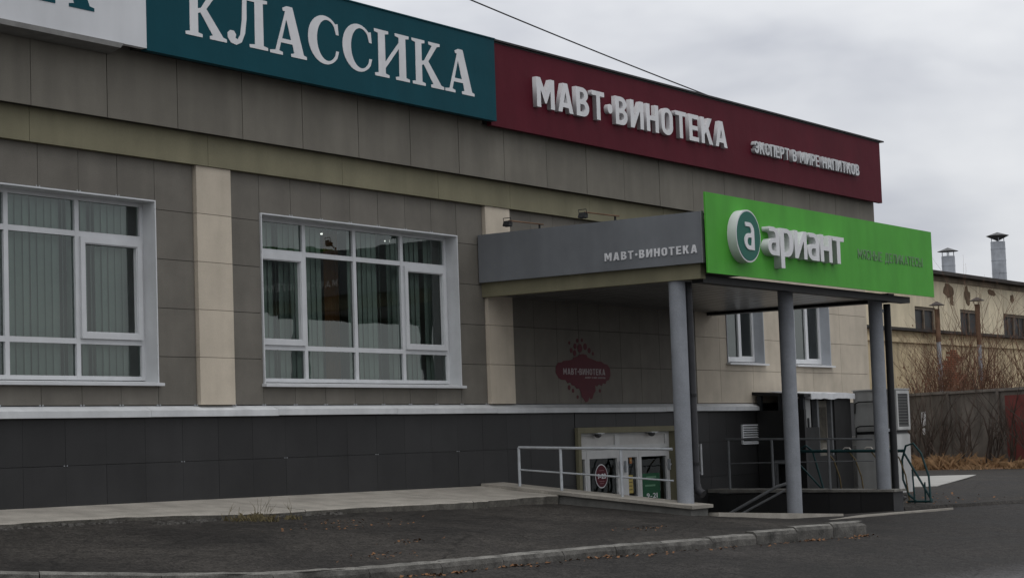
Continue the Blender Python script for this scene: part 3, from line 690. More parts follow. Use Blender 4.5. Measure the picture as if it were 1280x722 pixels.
for a, b in SMALL:
    z0, z1 = SMZ; t = MB(); th = .02; yb = .26
    t.box(a, a+th, -.015, yb, z0, z1).box(b-th, b, -.015, yb, z0, z1).box(a+th, b-th, -.015, yb, z1-th, z1)
    W = t.build('window', mat('small_window_reveal', (0.40, 0.42, 0.45), 0.55, var=.06), BL, origin=((a+b)/2, 0, z0))
    MB().hexa([(a-.03, -.08, z0-.03), (b+.05, -.08, z0-.03), (b+.05, yb, z0-.02), (a-.03, yb, z0-.02), (a-.03, -.08, z0+.0), (b+.05, -.08, z0+.0), (b+.05, yb, z0+.04), (a-.03, yb, z0+.04)]).build('sill', PVC, W)
    mid = a+(b-a)*.60; q = MB(); f0, f1 = .19, .25
    q.box(a+th, a+.09, f0, f1, z0+.045, z1-th).box(b-.09, b-th, f0, f1, z0+.045, z1-th).box(mid-.05, mid+.05, f0, f1, z0+.045, z1-th).box(a+.09, mid-.05, f0, f1, z0+.045, z0+.13).box(mid+.05, b-.09, f0, f1, z0+.045, z0+.15).box(a+.09, mid-.05, f0, f1, z1-.1, z1-th).box(mid+.05, b-.09, f0, f1, z1-.1, z1-th)
    q.build('frame', PVC, W)
    MB().quad((a+.09, .222, z0+.13), (mid-.05, .222, z0+.13), (mid-.05, .222, z1-.1), (a+.09, .222, z1-.1)).build('pane', GLASS, W, recalc=False)
    MB().quad((mid+.05, .222, z0+.15), (b-.09, .222, z0+.15), (b-.09, .222, z1-.1), (mid+.05, .222, z1-.1)).build('pane', GLASS, W, recalc=False)

# entrance doors
dz0, dz1 = DOOR[2], DOOR[3]
t = MB(); t.box(DOOR[0], DOOR[0]+.09, -.06, .2, dz0, dz1-.09).box(11.72, DOOR[1], -.06, .2, dz0, dz1-.09).box(DOOR[0], DOOR[1], -.06, .2, dz1-.09, dz1)
DR = t.build('door', OLIVE, BL, origin=(10.3, 0, dz0))
t = MB(); y0, y1 = .06, .15
t.box(8.71, 11.72, y0, y1, dz1-.13, dz1-.09).box(8.71, 11.72, y0, y1, -.735, -.665)
t.box(8.71, 8.80, y0, y1, -.665, dz1-.13).box(9.94, 10.08, y0, y1, -.665, dz1-.13).box(11.59, 11.72, y0, y1, -.665, dz1-.13)
t.build('frame', DOORW, DR)
for a, b in ((8.80, 9.94), (10.08, 11.59)): MB().box(a, b, y0+.025, y1-.02, -.665, dz1-.13).build('top_panel', mat('door_panel_white', (0.50, 0.49, 0.47), 0.6, var=.07), DR)
for a, b, side in ((8.71, 9.045, 0), (9.045, 10.10, 1), (10.10, 10.685, 0), (10.685, 11.72, 1)):
    s = .085; c_, d = dz0+.02, -.735; a += .004; b -= .004; q = MB()
    sl_, sr_ = (s, .05) if not side else (.085, .10)
    if a > 10.0 and not side: sl_ = .23
    q.box(a, a+sl_, y0+.005, y1-.01, c_, d-.004).box(b-sr_, b, y0+.005, y1-.01, c_, d-.004).box(a+sl_, b-sr_, y0+.005, y1-.01, d-.14, d-.004).box(a+sl_, b-sr_, y0+.005, y1-.01, c_, c_+.35)
    q.build('door_leaf', DOORW, DR)
    MB().quad((a+sl_, .10, c_+.35), (b-sr_, .10, c_+.35), (b-sr_, .10, d-.14), (a+sl_, .10, d-.14)).build('pane', GLASSD, DR, recalc=False)
for x in (10.06, 10.22, 11.66):
    MB().box(x-.018, x+.018, .02, .06, -1.12, -.93).box(x-.05, x+.012, .0, .022, -1.04, -1.01).build('handle', STEEL, DR)
for x in (9.30, 11.02):
    lm = thing('door_lamp', (x, -.02, -.43), 'small white dome lamp over the %s door leaf, under olive frame' % ('left' if x < 10 else 'right'), 'lamp', 'dome lamps above the entrance')
    MB().box(x-.10, x+.10, -.075, .055, -.475, -.462).build('mount', PVC, lm)
    t = MB(); t.tube([(x, -.01, -.475), (x, -.01, -.50), (x, -.01, -.525), (x, -.01, -.54)], [.055, .06, .045, .015], 12); t.build('dome', mat('smoked_dome', (0.06, 0.06, 0.06), 0.25, var=0), lm, smooth=True)

# ventilation grille in the plinth
vg = thing('vent_grille', (14.6, -.03, -.74), 'white slatted ventilation grille on the charcoal plinth by the right railing', 'vent')
MB().box(14.24, 14.27, -.05, -.014, -.74, -.38).box(14.93, 14.96, -.05, -.014, -.74, -.38).box(14.27, 14.93, -.05, -.014, -.74, -.715).box(14.27, 14.93, -.05, -.014, -.405, -.38).build('frame', PVC, vg)
for i in range(7):
    z = -.695+i*.043
    MB().hexa([(14.27, -.055, z-.012), (14.93, -.055, z-.012), (14.93, -.02, z+.008), (14.27, -.02, z+.008), (14.27, -.055, z-.006), (14.93, -.055, z-.006), (14.93, -.02, z+.014), (14.27, -.02, z+.014)]).build('slat', PVC, vg)

# ------------------------------------------------------------------ interior seen through the glass
def blinds(x0, x1, label, skip, y=.55):
    root = thing('vertical_blinds', ((x0+x1)/2, y, .3), label, 'blinds')
    MB().box(x0, x1, y-.03, y+.03, 2.46, 2.50).build('head_rail', WFRAME, root)
    me = None; x = x0+.06; i = 0
    while x < x1-.05:
        if not skip(x):
            if me is None:
                t = MB().box(-.066, .066, -.002, .002, -1.08, 1.08); me = bpy.data.meshes.new('slat'); me.from_pydata(t.v, [], t.fc); me.materials.append(BLIND); me.update()
            o = setup(bpy.data.objects.new('slat', me), root, (x, y, 1.38)); o.rotation_euler = (0, 0, math.radians(random.choice((6, 9, 12, 10, 8, 14, 42))*1.0))
        x += .112; i += 1
blinds(-5.0, -.7, 'pale vertical blinds drawn across the window left of the beige pilaster', lambda x: random.random() < .05, y=.40)
blinds(1.3, 6.4, 'pale vertical blinds half open behind the window beside the grey canopy', lambda x: x < 1.75 or 3.0 < x < 3.5 or random.random() < .05, y=.45)
blinds(-11.2, -7.0, 'pale vertical blinds of the window beyond the left pilaster', lambda x: random.random() < .3)
cu = thing('brown_curtain', (3.2, .5, -.04), 'narrow brown curtain hanging in the middle of the window beside the canopy', 'curtain')
t = MB()
for i in range(9): t.v += [(3.06+.04*i, .47+.03*(i % 2), -.03), (3.06+.04*i, .47+.03*(i % 2), 2.45)]
for i in range(8): t.fc.append((2*i, 2*i+2, 2*i+3, 2*i+1))
t.build('cloth', CURT, cu)
for i, (x, y) in enumerate(((5.68, 2.51), (7.33, 2.54))):
    q = thing('ceiling_light', (x, y, 2.74), 'small lit ceiling lamp glimpsed through the %s top pane of the window by the canopy' % ('second' if i == 0 else 'third'), 'ceiling light', 'lit ceiling lamps')
    MB().box(x-.14, x+.14, y-.14, y+.14, 2.755, 2.775).build('housing', PVC, q); MB().box(x-.09, x+.09, y-.09, y+.09, 2.74, 2.754).build('diffuser', LAMPE, q)

# ------------------------------------------------------------------ signs on the frieze
UX, UZ, UF = (1, 0, 0), (0, 0, 1), (0, -1, 0)
sg = thing('white_sign', (-5, -.4, 4.2), 'white roof sign board with large teal serif letters, cut by the left edge', 'sign')
MB().box(-9.2, -1.262, -.50, -.42, 4.20, 5.42).build('board', WHITEB, sg)
MB().box(-9.2, -1.262, -.42, -.22, 4.26, 5.36).build('box_back', CORE, sg)
t = MB().hexa([(-9.2, -.53, 4.135), (-1.72, -.53, 4.135), (-1.60, -.22, 4.12), (-9.2, -.22, 4.12), (-9.2, -.53, 4.195), (-1.66, -.53, 4.195), (-1.60, -.22, 4.195), (-9.2, -.22, 4.195)])
t.build('lower_housing', mat('sign_housing_grey', (0.17, 0.168, 0.16), 0.7, var=.2), sg)
xw = -6.95
for ch, (a, b) in zip('АПТЕКА', ((-6.85, -6.05), (-5.98, -5.2), (-5.12, -4.5), (-4.42, -3.85), (-3.75, -2.99), (-2.93, -2.10))):
    place_glyph(serif_glyph(ch), 'letter', TEAL, sg, (0, -.50, 0), UX, UZ, UF, a-.07+.0, b-.0, 4.50, 5.15, .006)
sg = thing('teal_sign', (2.4, -.4, 4.18), 'teal roof sign board with white serif letters, left of the burgundy board', 'sign')
MB().box(-1.258, 6.0, -.50, -.40, 4.18, 5.405).build('board', TEAL, sg)
MB().box(-1.258, 5.98, -.40, -.22, 4.22, 5.36).build('box_back', CORE, sg)
MB().box(-1.258, 6.01, -.515, -.36, 5.408, 5.425).build('top_flashing', TEAL, sg)
for ch, (a, b) in zip('КЛАССИКА', ((-.60, .13), (.15, .90), (.94, 1.66), (1.70, 2.33), (2.41, 3.04), (3.10, 3.88), (3.95, 4.69), (4.72, 5.44))):
    place_glyph(serif_glyph(ch), 'letter', LETW, sg, (0, -.50, 0), UX, UZ, UF, a, b, 4.475, 5.125, .006)
sg = thing('burgundy_sign', (13, -.3, 4.14), 'long burgundy roof sign board with raised white block letters', 'sign')
MB().box(6.03, 20.27, -.38, -.30, 4.14, 5.40).build('board', RED, sg)
MB().box(6.05, 20.22, -.30, -.205, 4.18, 5.34).build('box_back', CORE, sg)
MB().box(6.02, 20.42, -.42, -.1, 5.424, 5.452).build('coping', BLACK, sg); MB().box(6.03, 20.30, -.384, -.31, 5.402, 5.423).build('coping_lip', BLACK, sg)
write('МАВТ•ВИНОТЕКА', sg, LETW, (0, -.38, 0), UX, UZ, UF, 7.18, 13.36, 4.555, .465, .075, stem=.18, gap=.155)
write('ЭКСПЕРТ В МИРЕ НАПИТКОВ', sg, LETG, (0, -.38, 0), UX, UZ, UF, 14.42, 19.02, 4.585, .225, .08, stem=.17, gap=.12, space=.26)

# ------------------------------------------------------------------ entrance canopy
CN = thing('entrance_canopy', (9.8, -1.9, -1.6), 'flat entrance canopy carried on three grey columns over the basement doors', 'canopy')
MB().box(6.18, 6.32, -3.72, .0, 1.605, 1.84).build('side_beam', OLIVE, CN)
MB().box(6.32, 13.6, -3.68, -3.5, 1.56, 1.66).build('front_beam', BLACK, CN)
MB().box(13.12, 13.36, -3.5, -.02, 1.575, 1.72).build('end_beam', BLACK, CN)
MB().box(6.17, 14.0, -3.75, -.01, 2.30, 2.44).build('roof_deck', ROOFD, CN)
MB().box(6.33, 13.9, -3.76, -3.70, 1.70, 2.4).build('front_frame', BLACK, CN)
for i in range(20):
    y = -3.49+i*.1735
    tl = MB().box(6.325, 13.115, y, y+.140, 1.625, 1.64).build('soffit_board', SOFF, CN)
MB().box(6.33, 13.1, -3.49, -.02, 1.66, 1.70).build('soffit_backing', CORE, CN)
for x, zb in ((6.33, -1.51), (9.73, -1.93), (13.12, -1.565)):
    t = MB(); n_ = 28; pts = [(x, -3.25, zb+((1.64 if x > 7 else 1.603)-zb)*i/6) for i in range(7)]; t.tube(pts, .118, n_)
    c = t.build('column', COLM, CN, origin=(x, -3.25, zb), smooth=True)
# grey side fascia sign
sg = thing('grey_fascia_sign', (6.1, -1.9, 1.81), 'grey side fascia board of the canopy with small white block letters', 'sign')
MB().box(6.09, 6.15, -3.80, .03-.05, 1.815, 2.53).build('board', FASC, sg)
MB().box(6.082, 6.152, -3.82, -3.803, 1.812, 2.533).build('edge_trim', mat('fascia_edge', (0.17, 0.175, 0.18), .5, var=.1), sg)
write('МАВТ•ВИНОТЕКА', sg, LETW, (6.09, 0, 0), (0, -1, 0), UZ, (-1, 0, 0), 2.23, 3.735, 1.955, .115, .012, stem=.20, gap=.22)
# green sign
sg = thing('green_sign', (10.1, -3.85, 1.66), 'bright green canopy sign board with raised white lettering and a round emblem', 'sign')
MB().box(6.07, 14.14, -3.90, -3.875, 1.665, 2.79).build('board', GREEN, sg)
MB().box(6.3, 13.9, -3.874, -3.77, 1.75, 2.7).build('back_frame', CORE, sg)
t = MB(); t.disc_prism((7.05, -4.04, 2.225), .375, .14, 48); t.build('emblem_drum', LETW, sg, smooth=True)
t = MB(); t.disc_prism((7.05, -4.046, 2.225), .352, .006, 48); t.build('emblem_disc', DGREEN, sg)
def a_outline():
    pass
place_glyph(sans_glyph('а', .17), 'letter', LETW, sg, (0, -4.046, 0), UX, UZ, UF, 6.90, 7.20, 2.03, 2.42, .012)
# word: each lower-case letter stands on its own
LX = [('а', 7.70, 8.06), ('р', 8.10, 8.52), ('и', 8.57, 8.98), ('а', 9.02, 9.40), ('н', 9.45, 9.86), ('т', 9.89, 10.30)]
for ch, a, b in LX:
    place_glyph(sans_glyph(ch, .175), 'letter', LETW, sg, (0, -3.90, 0), UX, UZ, UF, a, b, 2.005, 2.42, .12, bounds=(0, 1))
write('МЯСНЫЕ ДЕЛИКАТЕСЫ', sg, LETMIR, (0, -3.90, 0), UX, UZ, UF, 11.06, 13.68, 2.155, .155, .008, stem=.13, gap=.12, space=.3)

# floodlights on arms above the grey fascia
for i, ys_ in enumerate((-1.06, -2.36)):
    fl = thing('floodlight', (6.25, ys_, 2.53), 'small black floodlight on a rusty arm above the grey fascia, %s' % ('nearer the wall' if i == 0 else 'nearer the green sign'), 'floodlight', 'floodlights on the canopy')
    MB().tube([(6.2, ys_, 2.53), (6.2, ys_, 2.60)], .016, 8).build('stand', BLACK, fl)
    MB().tube([(6.23, ys_-.05, 2.60), (5.98, ys_+.10, 2.625), (5.76, ys_+.24, 2.65)], .011, 6).build('arm', RUST, fl)
    hx, hy = 5.74, ys_+.25
    MB().hexa([(hx-.07, hy-.055, 2.565), (hx+.04, hy-.055, 2.56), (hx+.04, hy+.055, 2.56), (hx-.07, hy+.055, 2.565), (hx-.035, hy-.055, 2.645), (hx+.05, hy-.055, 2.625), (hx+.05, hy+.055, 2.625), (hx-.035, hy+.055, 2.645)]).build('lamp_head', BLACK, fl, bevel=.006)
    MB().tube([(hx, hy-.065, 2.61), (hx-.02, hy-.065, 2.685), (hx-.02, hy+.065, 2.685), (hx, hy+.065, 2.61)], .006, 6).build('bracket', BLACK, fl)

# ------------------------------------------------------------------ entrance well: parapets, steps, rails
lp = thing('concrete_parapet', (6.2, -1.8, -1.7), 'low sloping concrete kerb wall under the left column, with a steel railing', 'parapet wall')
t = MB().hexa([(6.02, -3.50, -2.3), (6.50, -3.50, -2.3), (6.50, .0, -2.3), (6.02, .0, -2.3), (6.02, -3.50, -1.569), (6.50, -3.50, -1.569), (6.50, -.02, -1.203), (6.02, -.02, -1.203)])
t.build('wall', mat('parapet_side', (0.155, 0.152, 0.14), 0.9, var=.2, scale=3, bump=.3, streak=.2, fine=.12), lp)
def PZ(y): return -1.20+.105*y
yy = [-3.56, -2.75, -1.9, -1.05, -.02]
for a, b in zip(yy, yy[1:]):
    MB().hexa([(5.96, a+.003, PZ(a)+.0), (6.56, a+.003, PZ(a)+.0), (6.56, b, PZ(b)+.0), (5.96, b, PZ(b)+.0), (5.96, a+.003, PZ(a)+.045), (6.56, a+.003, PZ(a)+.045), (6.56, b, PZ(b)+.045), (5.96, b, PZ(b)+.045)]).build('cap_slab', CONC, lp)
rp = thing('dark_parapet', (13.1, -1.8, -1.9), 'low dark tiled parapet wall with a pale cap under the right column', 'parapet wall')
MB().box(12.93, 13.30, -3.48, -.02, -2.6, -1.60).build('wall', CORE, rp)
for i, (a, b) in enumerate(zip(lin(-3.49, -.02, 6), lin(-3.49, -.02, 6)[1:])): MB().box(12.905, 12.93, a+.003, b-.003, -2.58, -1.605).build('face_tile', PLINTH, rp)
MB().box(12.905, 13.31, -3.505, -3.482, -2.4, -1.605).build('end_tile', mat('charcoal_tile_worn', (0.035, 0.035, 0.036), .6, var=.25, scale=4), rp)
MB().box(13.302, 13.325, -3.48, -.02, -2.2, -1.605).build('face_tile', PLINTH, rp)
def PZ2(y): return -1.555-.03*(-y/3.5)
MB().hexa([(12.87, -3.54, -1.602), (13.36, -3.54, -1.602), (13.36, -.02, -1.56), (12.87, -.02, -1.56), (12.87, -3.54, -1.565), (13.36, -3.54, -1.565), (13.36, -.02, -1.50), (12.87, -.02, -1.50)]).build('cap_slab', CONCD, rp)
# steps down to the door
ST = struct(setup(bpy.data.objects.new('entrance_steps', None), None, (9.7, -2.5, -2.0)))
MB().hexa([(6.57, -3.63, -2.2), (10.5, -3.70, -2.2), (10.5, -3.46, -2.2), (6.57, -3.46, -2.2), (6.57, -3.63, -1.645), (10.5, -3.70, -1.85), (10.5, -3.46, -1.85), (6.57, -3.46, -1.645)]).build('threshold_kerb', CONC, ST)
MB().box(6.52, 12.9, -3.455, -3.301, -2.4, -1.93).build('threshold_slab', CONCD, ST)
for i in range(4): MB().box(6.52, 12.9, -3.30+i*.32+.001, -3.30+(i+1)*.32, -2.8, -1.985-i*.13).build('step', CONCD, ST)
MB().box(6.52, 12.9, -2.02, .0, -2.9, -2.50).build('landing', CONCD, ST)
MB().hexa([(9.3, -4.05, -2.15), (14.9, -3.74, -2.15), (14.95, -3.70, -2.15), (9.2, -3.64, -2.15), (9.3, -4.05, -1.885), (14.9, -3.74, -1.955), (14.95, -3.70, -1.955), (9.2, -3.64, -1.872)]).build('edge_slab', CONC, ST)

ra = thing('entrance_railing', (6.2, -1.9, -1.3), 'two-bar steel railing on the concrete kerb wall in front of the doors', 'railing')
def rail_pt(y, h): return (6.2, y, PZ(y)+.045+h)
MB().tube([rail_pt(-.55, .565), rail_pt(-3.14, .81-.07)], .020, 8).build('top_rail', STEEL, ra, smooth=True)
MB().tube([rail_pt(-.55, .24), rail_pt(-3.14, .30)], .013, 8).build('middle_rail', STEEL, ra, smooth=True)
for y in (-.55, -1.28, -2.30): MB().tube([rail_pt(y, 0), rail_pt(y, .56+.06*(-y-.55))], .022, 8).build('post', STEEL, ra, smooth=True)
GRAIL = mat('grey_rail_paint', (0.13, 0.135, 0.14), .55, var=.15, scale=10)
rb = thing('side_railing', (13.0, -1.8, -1.5), 'grey two-bar railing on the dark parapet between the two right columns', 'railing')
MB().tube([(13.0, -.35, -.635), (13.02, -3.13, -.715)], .018, 8).build('top_rail', GRAIL, rb, smooth=True)
MB().tube([(13.0, -.35, -1.06), (13.02, -3.13, -1.08)], .010, 8).build('middle_rail', GRAIL, rb, smooth=True)
for y in (-.40, -1.25, -2.32): MB().tube([(13.0, y, -1.56), (13.0, y, -.64-.03*(-y)/1.2)], .024, 8).build('post', GRAIL, rb, smooth=True)
hr = thing('handrail', (9.7, -2.7, -1.9), 'sloping twin-bar grey handrail descending from the middle column', 'handrail')
MB().tube([(9.62, -3.18, -1.345), (9.62, -3.02, -1.385), (9.62, -1.7, -2.02)], .024, 8).build('upper_bar', GRAIL, hr, smooth=True)
MB().tube([(9.62, -3.14, -1.45), (9.62, -1.7, -2.11)], .018, 8).build('lower_bar', GRAIL, hr, smooth=True)
MB().tube([(9.62, -1.72, -2.02), (9.62, -1.72, -2.5)], .02, 8).build('post', GRAIL, hr, smooth=True)

# downpipes
dp = thing('downpipe', (6.52, -3.05, -1.5), 'dark downpipe behind the left column ending in an elbow', 'downpipe')
MB().tube([(6.53, -3.31, 1.6), (6.53, -3.31, -1.22), (6.53, -3.34, -1.33), (6.52, -3.43, -1.39)], .062, 12).build('pipe', mat('downpipe_paint', (0.032, 0.032, 0.035), .5, var=.2), dp, smooth=True)
for z in (-.02, -.98): MB().tube([(6.53, -3.31, z), (6.53, -3.31, z+.04)], .070, 12).build('bracket', BLACK, dp); MB().box(6.38, 6.48, -3.31, -3.28, z, z+.03).build('clamp', BLACK, dp)
dp = thing('downpipe', (13.42, -3.3, -1.75), 'black downpipe standing just right of the right column', 'downpipe')
MB().tube([(13.42, -3.33, 1.56), (13.42, -3.33, -1.55), (13.42, -3.36, -1.68), (13.44, -3.46, -1.76)], .062, 12).build('pipe', BLACK, dp, smooth=True)
MB().box(13.2, 13.40, -3.30, -3.26, 1.42, 1.47).build('clamp', STEEL, dp)
MB().box(13.2, 13.40, -3.30, -3.26, -.6, -.55).build('clamp', STEEL, dp)
pt = thing('wall_tube_light', (12.9, -.05, -1.2), 'thin upright white tube fixed to the charcoal plinth right of the doors', 'tube')
MB().tube([(12.62, -.06, -.70), (12.62, -.06, -1.24)], .02, 8).build('tube', PVC, pt); MB().box(12.605, 12.635, -.06, -.012, -.74, -.70).build('clip', STEEL, pt); MB().box(12.605, 12.635, -.06, -.012, -1.22, -1.18).build('clip', STEEL, pt)

# ------------------------------------------------------------------ film emblem on the wall and notices on the doors
em = thing('wall_emblem', (8.94, -.005, .04), 'dark red splash-shaped film emblem with pale lettering on the wall under the canopy', 'emblem')
O = [(8.12,.50),(8.13,.60),(8.20,.66),(8.30,.665),(8.36,.69),(8.50,.70),(8.62,.715),(8.66,.75),(8.78,.765),(8.83,.80),(8.95,.81),(9.05,.80),(9.09,.755),(9.22,.73),(9.36,.70),(9.50,.695),(9.58,.66),(9.68,.65),(9.76,.58),(9.77,.48),(9.72,.40),(9.64,.385),(9.60,.33),(9.53,.345),(9.48,.30),(9.40,.325),(9.34,.29),(9.28,.31),(9.29,.22),(9.22,.16),(9.18,.09),(9.12,.085),(9.09,.13),(9.05,.05),(8.97,.035),(8.92,.09),(8.86,.12),(8.84,.20),(8.79,.26),(8.72,.25),(8.66,.30),(8.58,.305),(8.54,.35),(8.46,.335),(8.40,.385),(8.28,.39),(8.20,.42)]
t = MB(); n_ = len(O)
for yy_ in (-.0055, -.003):
    for x, z in O: t.v.append((x, yy_, z))
t.fc = [tuple(range(n_)), tuple(reversed(range(n_, 2*n_)))] + [(i, (i+1) % n_, n_+(i+1) % n_, n_+i) for i in range(n_)]
t.build('film', STICK, em)
for x, z, r in ((8.72,.93,.045),(8.86,.90,.07),(8.79,1.02,.035),(8.60,.86,.04),(9.02,.93,.055),(8.93,1.03,.03),(9.14,.87,.045),(8.70,.82,.05),(8.55,.98,.028),(9.25,.82,.03),(8.50,.27,.04),(9.42,.22,.03),(8.74,.12,.03),(8.61,.22,.035)):
    MB().disc_prism((x, -.0055, z), r, .0025, 14).build('droplet', STICK, em)
FILMT = mat('film_text', (0.33, 0.30, 0.30), .7, var=.1)
write('МАВТ•ВИНОТЕКА', em, FILMT, (0, -.0055, 0), UX, UZ, UF, 8.34, 9.60, .475, .10, .002, stem=.18, gap=.16)
write('ЭКСПЕРТ В МИРЕ НАПИТКОВ', em, FILMT, (0, -.0055, 0), UX, UZ, UF, 8.98, 9.60, .418, .026, .002, stem=.16, gap=.14)
ov = thing('hours_sticker', (9.52, .09, -1.36), 'oval dark red opening hours sticker with white rim on the left door', 'sticker')
MB().disc_prism((9.52, .088, -1.16), .195, .004, 36, sx=.98).build('rim', LETW, ov); MB().disc_prism((9.52, .085, -1.16), .178, .003, 36, sx=.98).build('field', STICK, ov)
write('9-23', ov, LETW, (0, .085, 0), UX, UZ, UF, 9.39, 9.65, -1.20, .085, .001, weight=.03, gap=.08)
for z, h_ in ((-1.075, .075), (-1.25, .08), (-1.285, .06)): MB().box(9.52-h_, 9.52+h_, .0838, .085, z, z+.014).build('text_line', mat('sticker_line', (.22, .10, .11), .7, var=0), ov)
gp = thing('green_poster', (11.15, .09, -1.62), 'green poster with opening hours on the right door glass', 'poster')
MB().box(10.82, 11.40, .088, .092, -1.62, -1.16).build('sheet', POSTG, gp)
for z, a, b in ((-1.24, 10.94, 11.28), (-1.38, 10.90, 11.24)): MB().box(a, b, .0865, .088, z, z+.03).build('text_line', mat('poster_line', (.12, .24, .15), .7, var=0), gp)
write('9-21', gp, LETW, (0, .088, 0), UX, UZ, UF, 10.94, 11.30, -1.575, .085, .001, weight=.015, gap=.16)
yp = thing('yellow_notice', (10.42, .09, -1.47), 'yellow paper notice on the narrow glass of the right door', 'notice')
MB().box(10.36, 10.51, .088, .091, -1.47, -1.17).build('sheet', POSTY, yp)
for z in (-1.24, -1.30, -1.36, -1.42): MB().box(10.38, 10.49, .0868, .088, z, z+.018).build('text_line', mat('notice_line', (.16, .12, .05), .8, var=0), yp)
for x, z, s in ((8.84, -.93, 'left'), (10.42, -.93, 'right')):
    q = thing('orange_label', (x+.03, .09, z-.05), 'small orange square label at the top of the narrow %s door glass' % s, 'label', 'orange door labels')
    MB().box(x, x+.08, .088, .091, z-.05, z+.05).build('paper', mat('orange_paper', (.36, .15, .05), .7, var=.1), q)
    MB().box(x+.015, x+.065, .0868, .088, z-.01, z+.02).build('text_line', mat('label_line', (.45, .33, .14), .7, var=0), q)

# ------------------------------------------------------------------ things beyond the right parapet
gz = lambda x, y: R(x, y)+.06
vs = thing('side_entrance_porch', (15.9, -.5, -1.7), 'dark side entrance porch with white roof flashing behind the middle column', 'porch')
PD = mat('porch_dark', (0.026, 0.026, 0.026), .6, var=.15, scale=3)
t = MB()
for a, b, c_, dd in wall_cells(-1.0, -.03, -1.95, -.14, [(-.80, -.42, -1.9, -1.12)]): t.box(14.85, 14.93, a, b, c_, dd)
t.build('side_wall', PLINTH, vs)
MB().box(15.05, 15.1, -.98, -.03, -1.95, -.3).build('inner_wall', BLACK, vs)
for y in (-.84, -.40): MB().box(14.81, 14.849, y-.03, y+.03, -1.9, -1.05).build('hatch_post', GRAIL, vs)
MB().box(14.81, 14.849, -.81, -.43, -1.12, -1.05).build('hatch_lintel', GRAIL, vs)
SP = mat('shelter_post', (.03, .032, .035), .6, var=.2)
for y in (-.09, -.52, -.95): MB().box(14.85, 14.93, y-.04, y+.04, -.14, .14).build('post', SP, vs)
MB().hexa([(14.76, -1.06, .085), (16.9, -1.06, .085), (16.9, -.0, .16), (14.76, -.0, .16), (14.76, -1.06, .135), (16.9, -1.06, .135), (16.9, -.0, .215), (14.76, -.0, .215)]).build('roof', BLACK, vs)
MB().box(16.10, 16.82, -1.02, -.02, -1.95, .08).build('right_wall', PD, vs)
MB().box(14.93, 15.45, -1.0, -.94, -1.95, -.47).build('left_panel', PD, vs)
MB().box(15.45, 16.10, -1.0, -.92, -1.95, -1.0).build('lower_panel', PD, vs)
MB().box(15.0, 15.2, -.96, -.90, -.47, .08).build('jamb_board', CAB, vs)
MB().box(15.2, 16.1, -.40, -.36, -1.9, .08).build('back_board', PD, vs)
MB().box(15.55, 16.02, -.90, -.84, -1.0, .02).build('door', WOODW, vs)
MB().box(15.62, 15.95, -.915, -.902, -.75, -.1).build('door_inset', mat('door_inset', (.055, .05, .04), .8, var=.4, scale=5), vs)
MB().box(15.48, 15.55, -.96, -.85, -1.0, .08).build('frame_post', GRAIL, vs); MB().box(16.03, 16.095, -.98, -.85, -1.0, .08).build('frame_post', GRAIL, vs)
t = MB(); n_ = 10
for i in range(n_+1):
    x = 15.0+(16.9-15.0)*i/n_; wv = random.uniform(-.012, .014)
    t.v += [(x, -1.085, .045+wv), (x, -1.085, .150+wv), (x, -.2, .222), (x, -1.062, .05+wv)]
for i in range(n_):
    for j in range(4): a = i*4; t.fc.append((a+j, a+4+j, a+4+(j+1) % 4, a+(j+1) % 4))
t.fc.append((0,1,2,3)); t.fc.append((n_*4+3, n_*4+2, n_*4+1, n_*4))
t.build('roof_flashing', mat('white_flashing', (.62, .63, .64), .55, var=.08), vs)

cb = thing('metal_cabinet', (17.3, -1.45, -1.75), 'tall grey two-part metal cabinet with bar handles beside the porch', 'cabinet')
MB().box(16.95, 17.62, -1.86, -1.02, -.585, .19).build('upper_box', CAB, cb, bevel=.006)
MB().box(16.98, 17.62, -1.84, -1.02, -1.76, -.64).build('lower_box', CAB, cb, bevel=.006)
MB().box(16.99, 17.60, -1.82, -1.04, -.64, -.585).build('gap_strip', BLACK, cb)
MB().box(16.93, 17.65, -1.88, -1.0, .192, .212).build('lid', CABW, cb)
for z in (-.02, -.48):
    MB().tube([(16.92, -1.66, z), (16.90, -1.15, z), (16.90, -1.08, z-.03), (16.92, -1.06, z-.22)], .014, 6).build('bar_handle', BLACK, cb, smooth=True)
    MB().tube([(16.94, -1.70, z), (16.90, -1.70, z)], .022, 8).build('latch', BLACK, cb)
# right-hand white framed grille on the cabinet's street face
MB().box(17.0, 17.06, -1.885, -1.862, -.57, .17).box(17.53, 17.60, -1.885, -1.862, -.57, .17).box(17.06, 17.53, -1.885, -1.862, .11, .17).box(17.06, 17.53, -1.885, -1.862, -.57, -.51).build('grille_frame', CABW, cb)
MB().box(17.06, 17.53, -1.874, -1.862, -.51, .11).build('grille_back', BLACK, cb)
for i in range(11): MB().box(17.06, 17.53, -1.882, -1.875, -.49+i*.055, -.475+i*.055).build('grille_slat', mat('grille_grey', (.12, .12, .115), .6, var=.1), cb)
MB().box(16.985, 17.615, -1.858, -1.842, -1.75, -.66).build('white_panel', CABW, cb)
bl2 = thing('white_utility_box', (18.6, -.8, -1.7), 'low pale utility box on the ground behind the metal cabinet', 'box')
MB().box(18.0, 19.0, -1.2, -.3, -1.75, -.7).build('body', CABW, bl2, bevel=.01); MB().box(17.97, 19.03, -1.23, -.27, -.7, -.66).build('lid', CABW, bl2); MB().box(17.99, 18.0, -1.1, -.5, -1.6, -.85).build('door', CAB, bl2)

